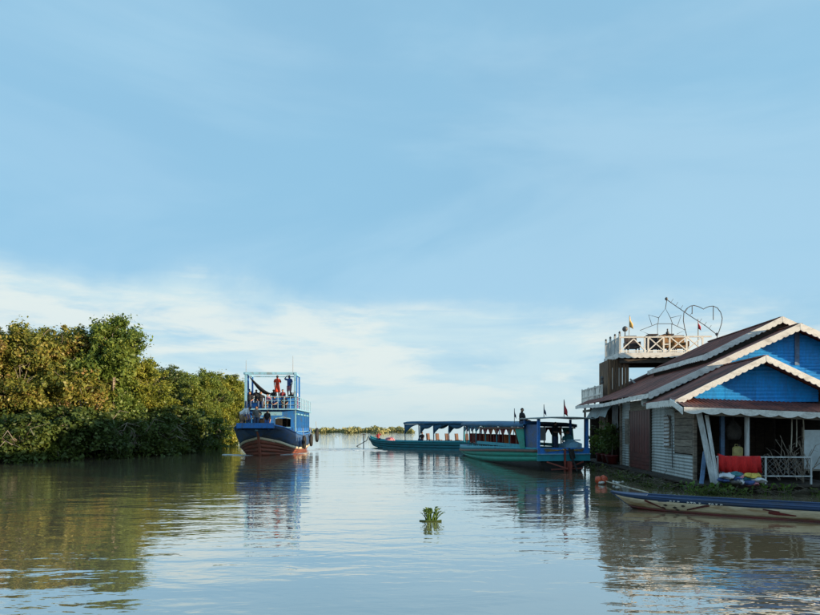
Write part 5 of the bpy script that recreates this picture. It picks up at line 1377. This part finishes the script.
# wakes of the moving boat: low ridges of foam
def foam():
    g = random.Random(12); mb = MB()
    def streak(x, y, L, w, a):
        ca, sa = math.cos(a), math.sin(a); k = 10; top = []; bot = []; mid = []
        for i in range(k + 1):
            u = i / k; ww = w * math.sin(math.pi * u) * g.uniform(.6, 1.1) + .01; cx = x + ca * L * (u - .5); cy = y + sa * L * (u - .5) + g.uniform(-.05, .05)
            top.append((cx, cy + ww, .004)); mid.append((cx, cy, .012 + .02 * math.sin(math.pi * u) * g.random())); bot.append((cx, cy - ww, .004))
        mb.grid([top, mid, bot])
    for i in range(26):
        u = g.random(); streak(-10.6 - 2.6 * u - .2 * g.random(), 41.3 + 1.6 * u + g.uniform(-.5, .5), g.uniform(.25, .8), g.uniform(.015, .05), g.uniform(-.15, .15))
    for i in range(12): 
        u = g.random(); streak(-9.9 + 2.4 * u, 41.8 + 4 * u + g.uniform(-.3, .3), g.uniform(.4, 1.2), g.uniform(.02, .06), g.uniform(-.1, .3))
    for i in range(46):
        u = g.random(); streak(-8.2 + 5.5 * u, 54 - 2.5 * u + g.uniform(-2.5, 2.5), g.uniform(.6, 2.4), g.uniform(.01, .05), g.uniform(-.1, .1))
    o = mb.build('wake_foam', 'foam', smooth=True); tag(o, 'white foam of the bow wave and wake around the double-deck boat', 'foam', kind='stuff')
surf('foam', (0.70, 0.74, 0.76), (0.5, 0.54, 0.55), 0.4, 8.0)
foam()

# ------------------------------------------------------------------ people
def person_joints(pose, arms):
    J = dict(pelvis=(0, 0, .95), belly=(0, -.01, 1.10), chest=(0, 0, 1.32), neck=(0, 0.01, 1.47), hd0=(0, -.005, 1.55), hd1=(0, -.02, 1.63), hd2=(0, -.005, 1.71))
    for n, s in (('l', 1), ('r', -1)):
        J.update({'sh' + n: (s * .18, 0, 1.40), 'el' + n: (s * .24, .03, 1.13), 'wr' + n: (s * .23, -.07, .90), 'ha' + n: (s * .225, -.10, .81),
                  'hp' + n: (s * .10, 0, .90), 'kn' + n: (s * .11, -.03, .49), 'an' + n: (s * .11, .03, .09), 'to' + n: (s * .13, -.14, .035)})
    J = {k: Vector(v) for k, v in J.items()}
    upper = ['belly', 'chest', 'neck', 'hd0', 'hd1', 'hd2'] + [a + n for a in ('sh', 'el', 'wr', 'ha') for n in 'lr']
    if pose in ('sit', 'crouch'):
        dz = -.50 if pose == 'sit' else -.68
        for k in list(J):
            if k[:2] in ('kn', 'an', 'to'): continue
            J[k].z += dz
        for n, s in (('l', 1), ('r', -1)):
            if pose == 'sit':
                J['kn' + n] = Vector((s * .14, -.42, .46)); J['an' + n] = Vector((s * .14, -.40, .08)); J['to' + n] = Vector((s * .15, -.57, .035))
                J['wr' + n] = Vector((s * .18, -.32, .55)); J['ha' + n] = Vector((s * .16, -.41, .54)); J['el' + n] = Vector((s * .25, -.08, .66))
            else:
                J['kn' + n] = Vector((s * .2, -.34, .52)); J['an' + n] = Vector((s * .15, .02, .09)); J['to' + n] = Vector((s * .17, -.16, .035))
                J['el' + n] = Vector((s * .26, -.2, .58)); J['wr' + n] = Vector((s * .1, -.42, .52)); J['ha' + n] = Vector((s * .04, -.48, .5))
    if pose in ('bend', 'crouch', 'lean'):
        a = {'bend': .95, 'crouch': .35, 'lean': .4}[pose]; p = J['pelvis'].copy(); rot = Matrix.Rotation(a, 3, 'X')
        for k in upper: J[k] = p + rot @ (J[k] - p)
        if pose == 'bend':
            for n, s in (('l', 1), ('r', -1)):
                J['el' + n] = J['sh' + n] + Vector((s * .05, -.04, -.28)); J['wr' + n] = J['el' + n] + Vector((-s * .02, -.06, -.22)); J['ha' + n] = J['wr' + n] + Vector((0, -.02, -.09))
    for n, s in (('l', 1), ('r', -1)):
        a = arms.get(n) if arms else None; sh = J['sh' + n]
        if a == 'head': J['el' + n] = sh + Vector((s * .22, -.06, .06)); J['wr' + n] = sh + Vector((s * .02, -.10, .22)); J['ha' + n] = sh + Vector((-s * .05, -.11, .28))
        if a == 'rail': J['el' + n] = sh + Vector((s * .08, -.10, -.24)); J['wr' + n] = sh + Vector((s * .06, -.34, -.26)); J['ha' + n] = sh + Vector((s * .05, -.43, -.27))
        if a == 'hip': J['el' + n] = sh + Vector((s * .20, .08, -.24)); J['wr' + n] = sh + Vector((s * .02, -.02, -.42)); J['ha' + n] = sh + Vector((-s * .02, -.06, -.46))
        if a == 'out': J['el' + n] = sh + Vector((s * .24, -.06, -.10)); J['wr' + n] = sh + Vector((s * .42, -.16, -.02)); J['ha' + n] = sh + Vector((s * .50, -.19, .01))
    return J
RAD = dict(pelvis=.14, belly=.125, chest=.14, neck=.056, hd0=.075, hd1=.096, hd2=.078, sh=.066, el=.046, wr=.034, ha=.038, hp=.10, kn=.062, an=.044, to=.038)
EDG = [('pelvis', 'belly', 1), ('belly', 'chest', 1), ('chest', 'neck', 1), ('neck', 'hd0', 0), ('hd0', 'hd1', 0), ('hd1', 'hd2', 0)]
for n in 'lr':
    EDG += [('chest', 'sh' + n, 1), ('sh' + n, 'el' + n, 3), ('el' + n, 'wr' + n, 4), ('wr' + n, 'ha' + n, 0), ('pelvis', 'hp' + n, 2), ('hp' + n, 'kn' + n, 2), ('kn' + n, 'an' + n, 5), ('an' + n, 'to' + n, 6)]
def person(label, loc, rz, pose, shirt, pants, h=1.68, arms=None, sleeves='short', legs='long', hair='short', skirt=0, group=None):
    J = person_joints(pose, arms); names = list(J)
    me = bpy.data.meshes.new('tmp'); me.from_pydata([J[k] for k in names], [(names.index(a), names.index(b)) for a, b, _ in EDG], [])
    tmp = bpy.data.objects.new('tmp', me); C.objects.link(tmp)
    tmp.modifiers.new('s', 'SKIN'); sv = me.skin_vertices[0].data
    for i, k in enumerate(names):
        r = RAD[k] if k in RAD else RAD[k[:2]]; fl = .72 if k in ('chest', 'belly', 'pelvis') else 1
        sv[i].radius = (r, r * fl); sv[i].use_root = (k == 'pelvis')
    tmp.modifiers.new('d', 'SUBSURF').levels = 1
    dg = bpy.context.evaluated_depsgraph_get(); bm_mesh = bpy.data.meshes.new_from_object(tmp.evaluated_get(dg))
    bpy.data.objects.remove(tmp)
    P0 = [(J[a], J[b], z) for a, b, z in EDG]
    zone = {0: 0, 1: 1, 2: 2, 3: 1, 4: 1 if sleeves == 'long' else 0, 5: 2 if legs == 'long' else 0, 6: 4}
    idx = []
    for p in bm_mesh.polygons:
        c = p.center; best = (9, 0)
        for a, b, z in P0:
            d = b - a; u = max(0, min(1, (c - a).dot(d) / d.length_squared)); q = (c - a - d * u).length
            if z in (1, 2): q -= .03
            if q < best[0]: best = (q, z)
        idx.append(zone[best[1]])
    vs = [v.co.copy() for v in bm_mesh.vertices]; fs = [tuple(p.vertices) for p in bm_mesh.polygons]
    mb = MB(); mb.v = [tuple(v) for v in vs]; mb.f = fs; mb.m = idx
    # face: nose, eyes, mouth, ears
    hd = J['hd1']; upv = (J['hd2'] - J['hd0']).normalized(); rt = Vector((1, 0, 0)); fw = rt.cross(upv).normalized()
    if fw.y > 0 and pose != 'bend': fw = -fw
    rot = Matrix((rt, -fw, upv)).transposed()
    mb.lathe([(.004, -.03), (.017, -.02), (.012, .01), (.004, .03)], hd + fw * .088 - upv * .005, 6, mi=0)
    for s in (-1, 1):
        mb.box(hd + rot @ Vector((s * .033, -.080, .018)), (.026, .012, .012), rot, 3)
        mb.box(hd + rot @ Vector((s * .086, .005, .0)), (.016, .035, .055), rot, 0)
    mb.box(hd + rot @ Vector((0, -.078, -.042)), (.045, .012, .010), rot, 3)
    # fingers
    for n, s in (('l', 1), ('r', -1)):
        a, b = J['wr' + n], J['ha' + n]; d = (b - a).normalized(); sd = Vector((0, 1, 0)) if abs(d.y) < .8 else Vector((1, 0, 0)); sd = (sd - d * sd.dot(d)).normalized(); nn = d.cross(sd)
        for k, L in enumerate((.060, .070, .066, .052)):
            o = b + sd * (.018 * (k - 1.5)); mb.tube([o, o + d * (.025 + L * .5), o + d * (.02 + L) + nn * .02], [.009, .008, .006], 5, mi=0)
        o = a.lerp(b, .55) - sd * .026; mb.tube([o, o - sd * .028 + d * .03, o - sd * .03 + d * .065], [.010, .009, .007], 5, mi=0)
    o = mb.build('person', ['skin', shirt, pants, 'eye_dark', 'chair_dark'], None, True)
    o.location = loc; o.rotation_euler = (0, 0, rz); s = h / 1.76; o.scale = (s, s, s)
    tag(o, label, 'person', group)
    # clothes over the body
    sh = MB(); top = J['chest'].lerp(J['neck'], .55)
    sh.tube([J['pelvis'].lerp(J['belly'], -.25), J['belly'], J['chest'], top, J['neck'].lerp(J['hd0'], .1)], [.165, .158, .168, .12, .06], 12, cap=False)
    sh.tube([J['shl'] + (J['shl'] - J['shr']) * .02, top, J['shr'] + (J['shr'] - J['shl']) * .02], [.075, .09, .075], 8)
    for n in 'lr':
        a_, b_ = J['sh' + n], J['el' + n]
        if sleeves == 'long': sh.tube([a_, b_, b_.lerp(J['wr' + n], .9)], [.082, .062, .048], 8)
        else: sh.tube([a_, a_.lerp(b_, .4), a_.lerp(b_, .72)], [.082, .078, .080], 8, cap=False)
    sh.build('shirt', shirt, o, True)
    tr_ = MB()
    if skirt:
        kk = (J['knl'] + J['knr']) / 2
        tr_.tube([J['pelvis'] + Vector((0, 0, .08)), J['pelvis'].lerp(kk, .45), J['pelvis'].lerp(kk, skirt)], [.155, .20, .25], 14, cap=False)
        tr_.build('skirt', pants, o, True)
    else:
        tr_.tube([J['pelvis'] + (J['belly'] - J['pelvis']) * .3, J['pelvis'], (J['hpl'] + J['hpr']) / 2 - Vector((0, 0, .03))], [.15, .16, .14], 12)
        for n in 'lr':
            a_, b_, c_ = J['hp' + n], J['kn' + n], J['an' + n]
            tr_.tube([a_, a_.lerp(b_, .5), b_] + ([b_.lerp(c_, .5), b_.lerp(c_, .93)] if legs == 'long' else []), [.115, .10, .082] + ([.072, .066] if legs == 'long' else []), 9)
        tr_.build('trousers', pants, o, True)
    # hair
    hm = MB(); vs = []; fs = []; n = 12
    low = -.02 if hair == 'short' else -.12
    for i in range(7):
        u = i / 6; th = u * 1.9
        for j in range(n):
            a = 2 * math.pi * j / n; r = .098 * math.sin(th) if i else .004; z = .10 * math.cos(th)
            fy = -math.cos(a)      # +1 at the forehead
            z = max(z, .045) if fy > .35 and z < .045 else max(z, low)
            vs.append(hd + rot @ Vector((r * math.sin(a) * 1.02, -(-math.cos(a)) * r * -1 * -1 + .008, z + .012)))
    for i in range(6):
        for j in range(n): fs.append((i * n + j, i * n + (j + 1) % n, (i + 1) * n + (j + 1) % n, (i + 1) * n + j))
    hm.add(vs, fs)
    if hair == 'long': hm.lathe([(.03, -.26), (.07, -.2), (.085, -.05), (.07, .05), (.02, .08)], hd + rot @ Vector((0, .055, 0)), 10, 1, .6)
    hm.build('hair', 'hair', o, True)
    return o
GR = 'people on the double-deck boat'
def on_boat(x, y, z): return DM @ Vector((x, y, z))
rb = dk.rotation_euler.z
UDK = UD - .005
person('person in orange-red dress standing high under the boat frame', on_boat(.38, UF + .95, UD + .88), rb + .2, 'stand', 'shirt_orange', 'shirt_orange', 1.70, {'l': 'rail'}, legs='short', skirt=1.15, group=GR)
person('person in navy top standing high beside the one in orange-red', on_boat(1.28, UF + .95, UD + .88), rb - .4, 'stand', 'cloth_blue', 'cloth_pink', 1.72, {'r': 'head'}, hair='long', legs='short', group=GR)
person('person in black shirt seated at the far left of the upper deck', on_boat(-1.62, UF + .5, UDK), rb, 'sit', 'cloth_black', 'denim', 1.86, {'r': 'hip'}, group=GR)
person('person in black shirt seated second from the left on the upper deck', on_boat(-.78, UF + .45, UDK), rb + .1, 'sit', 'cloth_black', 'denim', 1.88, {'l': 'hip'}, group=GR)
person('person in dusty pink top seated at the left end of the deck railing', on_boat(-.28, UF + .5, UDK), rb - .2, 'sit', 'cloth_pink', 'khaki', 1.62, hair='long', group=GR)
person('person in dark clothes leaning on the railing behind the pink top', on_boat(.0, UF + 1.55, UDK), rb, 'stand', 'cloth_black', 'denim', 1.55, {'l': 'rail', 'r': 'rail'}, group=GR)
person('person in dark top crouching on the upper deck below the navy top', on_boat(.98, UF + .32, UDK), rb + .3, 'crouch', 'cloth_black', 'cloth_grey', 1.72, group=GR)
person('person crouching behind the railing below the orange-red dress', on_boat(.35, UF + .32, UDK), rb - .2, 'crouch', 'cloth_blue', 'denim', 1.66, hair='long', group=GR)
person('person in dark top at the right end of the upper railing', on_boat(1.5, UF + .75, UDK), rb - .2, 'lean', 'cloth_black', 'cloth_black', 1.35, {'l': 'rail'}, group=GR)
FD = 1.82
person('person in white shirt bending forward on the foredeck', on_boat(-1.22, .0, FD + .06), rb + 1.45, 'bend', 'shirt_white', 'khaki', 1.82, legs='short', group=GR)
person('person in grey standing in the middle of the foredeck', on_boat(-.40, .9, FD - .03), rb + .2, 'stand', 'cloth_grey', 'denim', 1.66, {'l': 'hip'}, hair='long', group=GR)
person('person in dark clothes sitting low at the right of the foredeck', on_boat(.25, 1.3, FD - .06), rb + .4, 'lean', 'cloth_black', 'cloth_blue', 1.45, group=GR)
person('person in pale blue and dark standing behind the foredeck group', on_boat(-.62, 2.2, FD - .15), rb - .2, 'stand', 'cloth_grey', 'cloth_black', 1.68, {'r': 'hip'}, group=GR)
extra = [
 ('person in olive shirt standing at the far left of the foredeck', (-1.55, 1.7, 1.62), .5, 'lean', 'khaki', 'cloth_black', 1.72, {'r': 'rail'}, 'short'),
 ('person in dark blue sitting on the foredeck edge at the left', (-1.0, 1.2, 1.66), .2, 'stand', 'cloth_blue', 'denim', 1.6, {'l': 'hip'}, 'long'),
 ('person in black cap of hair standing against the cabin front', (-.05, 3.2, 1.45), -.3, 'stand', 'cloth_black', 'khaki', 1.7, {'r': 'hip'}, 'short'),
 ('person in black top between the two seated in black shirts', (-1.2, UF + .9, UDK), .3, 'stand', 'cloth_black', 'denim', 1.5, {'l': 'hip', 'r': 'rail'}, 'long'),
 ('person in red-brown top behind the deck railing at its middle', (.62, UF + 2.0, UDK), -.2, 'stand', 'curtain_red', 'denim', 1.6, {'l': 'rail'}, 'short'),
 ('person in white top near the right post of the upper deck', (1.62, UF + 1.6, UDK), .2, 'stand', 'cloth_white', 'cloth_black', 1.55, {'r': 'hip'}, 'long'),
 ('person in dark shirt leaning at the left corner post of the upper deck', (-1.8, UF + 1.3, UDK), .1, 'lean', 'cloth_black', 'cloth_grey', 1.62, {'l': 'rail'}, 'short')]
for lab, loc, rz, pose, sh, pa, h, arms, hair in extra:
    person(lab, on_boat(*loc), rb + rz, pose, sh, pa, h, arms, hair=hair, group=GR)
# boats at right
person('pilot in dark shirt sitting in the stern cockpit of the green boat', GM @ Vector((.18, 1.35, .78)), gb.rotation_euler.z + .5, 'stand', 'cloth_black', 'denim', 1.42, {'l': 'rail', 'r': 'rail'})
person('person sitting on the tarp roof of the green boat', GM @ Vector((-1.05, 2.4, 1.80)), gb.rotation_euler.z + .8, 'sit', 'cloth_black', 'denim', 1.5)
person('passenger with dark hair beside the pilot under the stern canopy', GM @ Vector((.88, 1.55, .70)), gb.rotation_euler.z - .5, 'sit', 'cloth_teal', 'denim', 1.55)
person('boy in dark red sitting at the stern of the teal boat, hand at his head', TM @ Vector((0.0, 1.35, .47)), rzt + 2.6, 'sit', 'curtain_red', 'denim', 1.45, {'l': 'head'})
person('passenger in dark clothes under the left end of the teal awning', TM @ Vector((.45, 7.6, .42)), rzt + 1.7, 'sit', 'cloth_black', 'denim', 1.6)
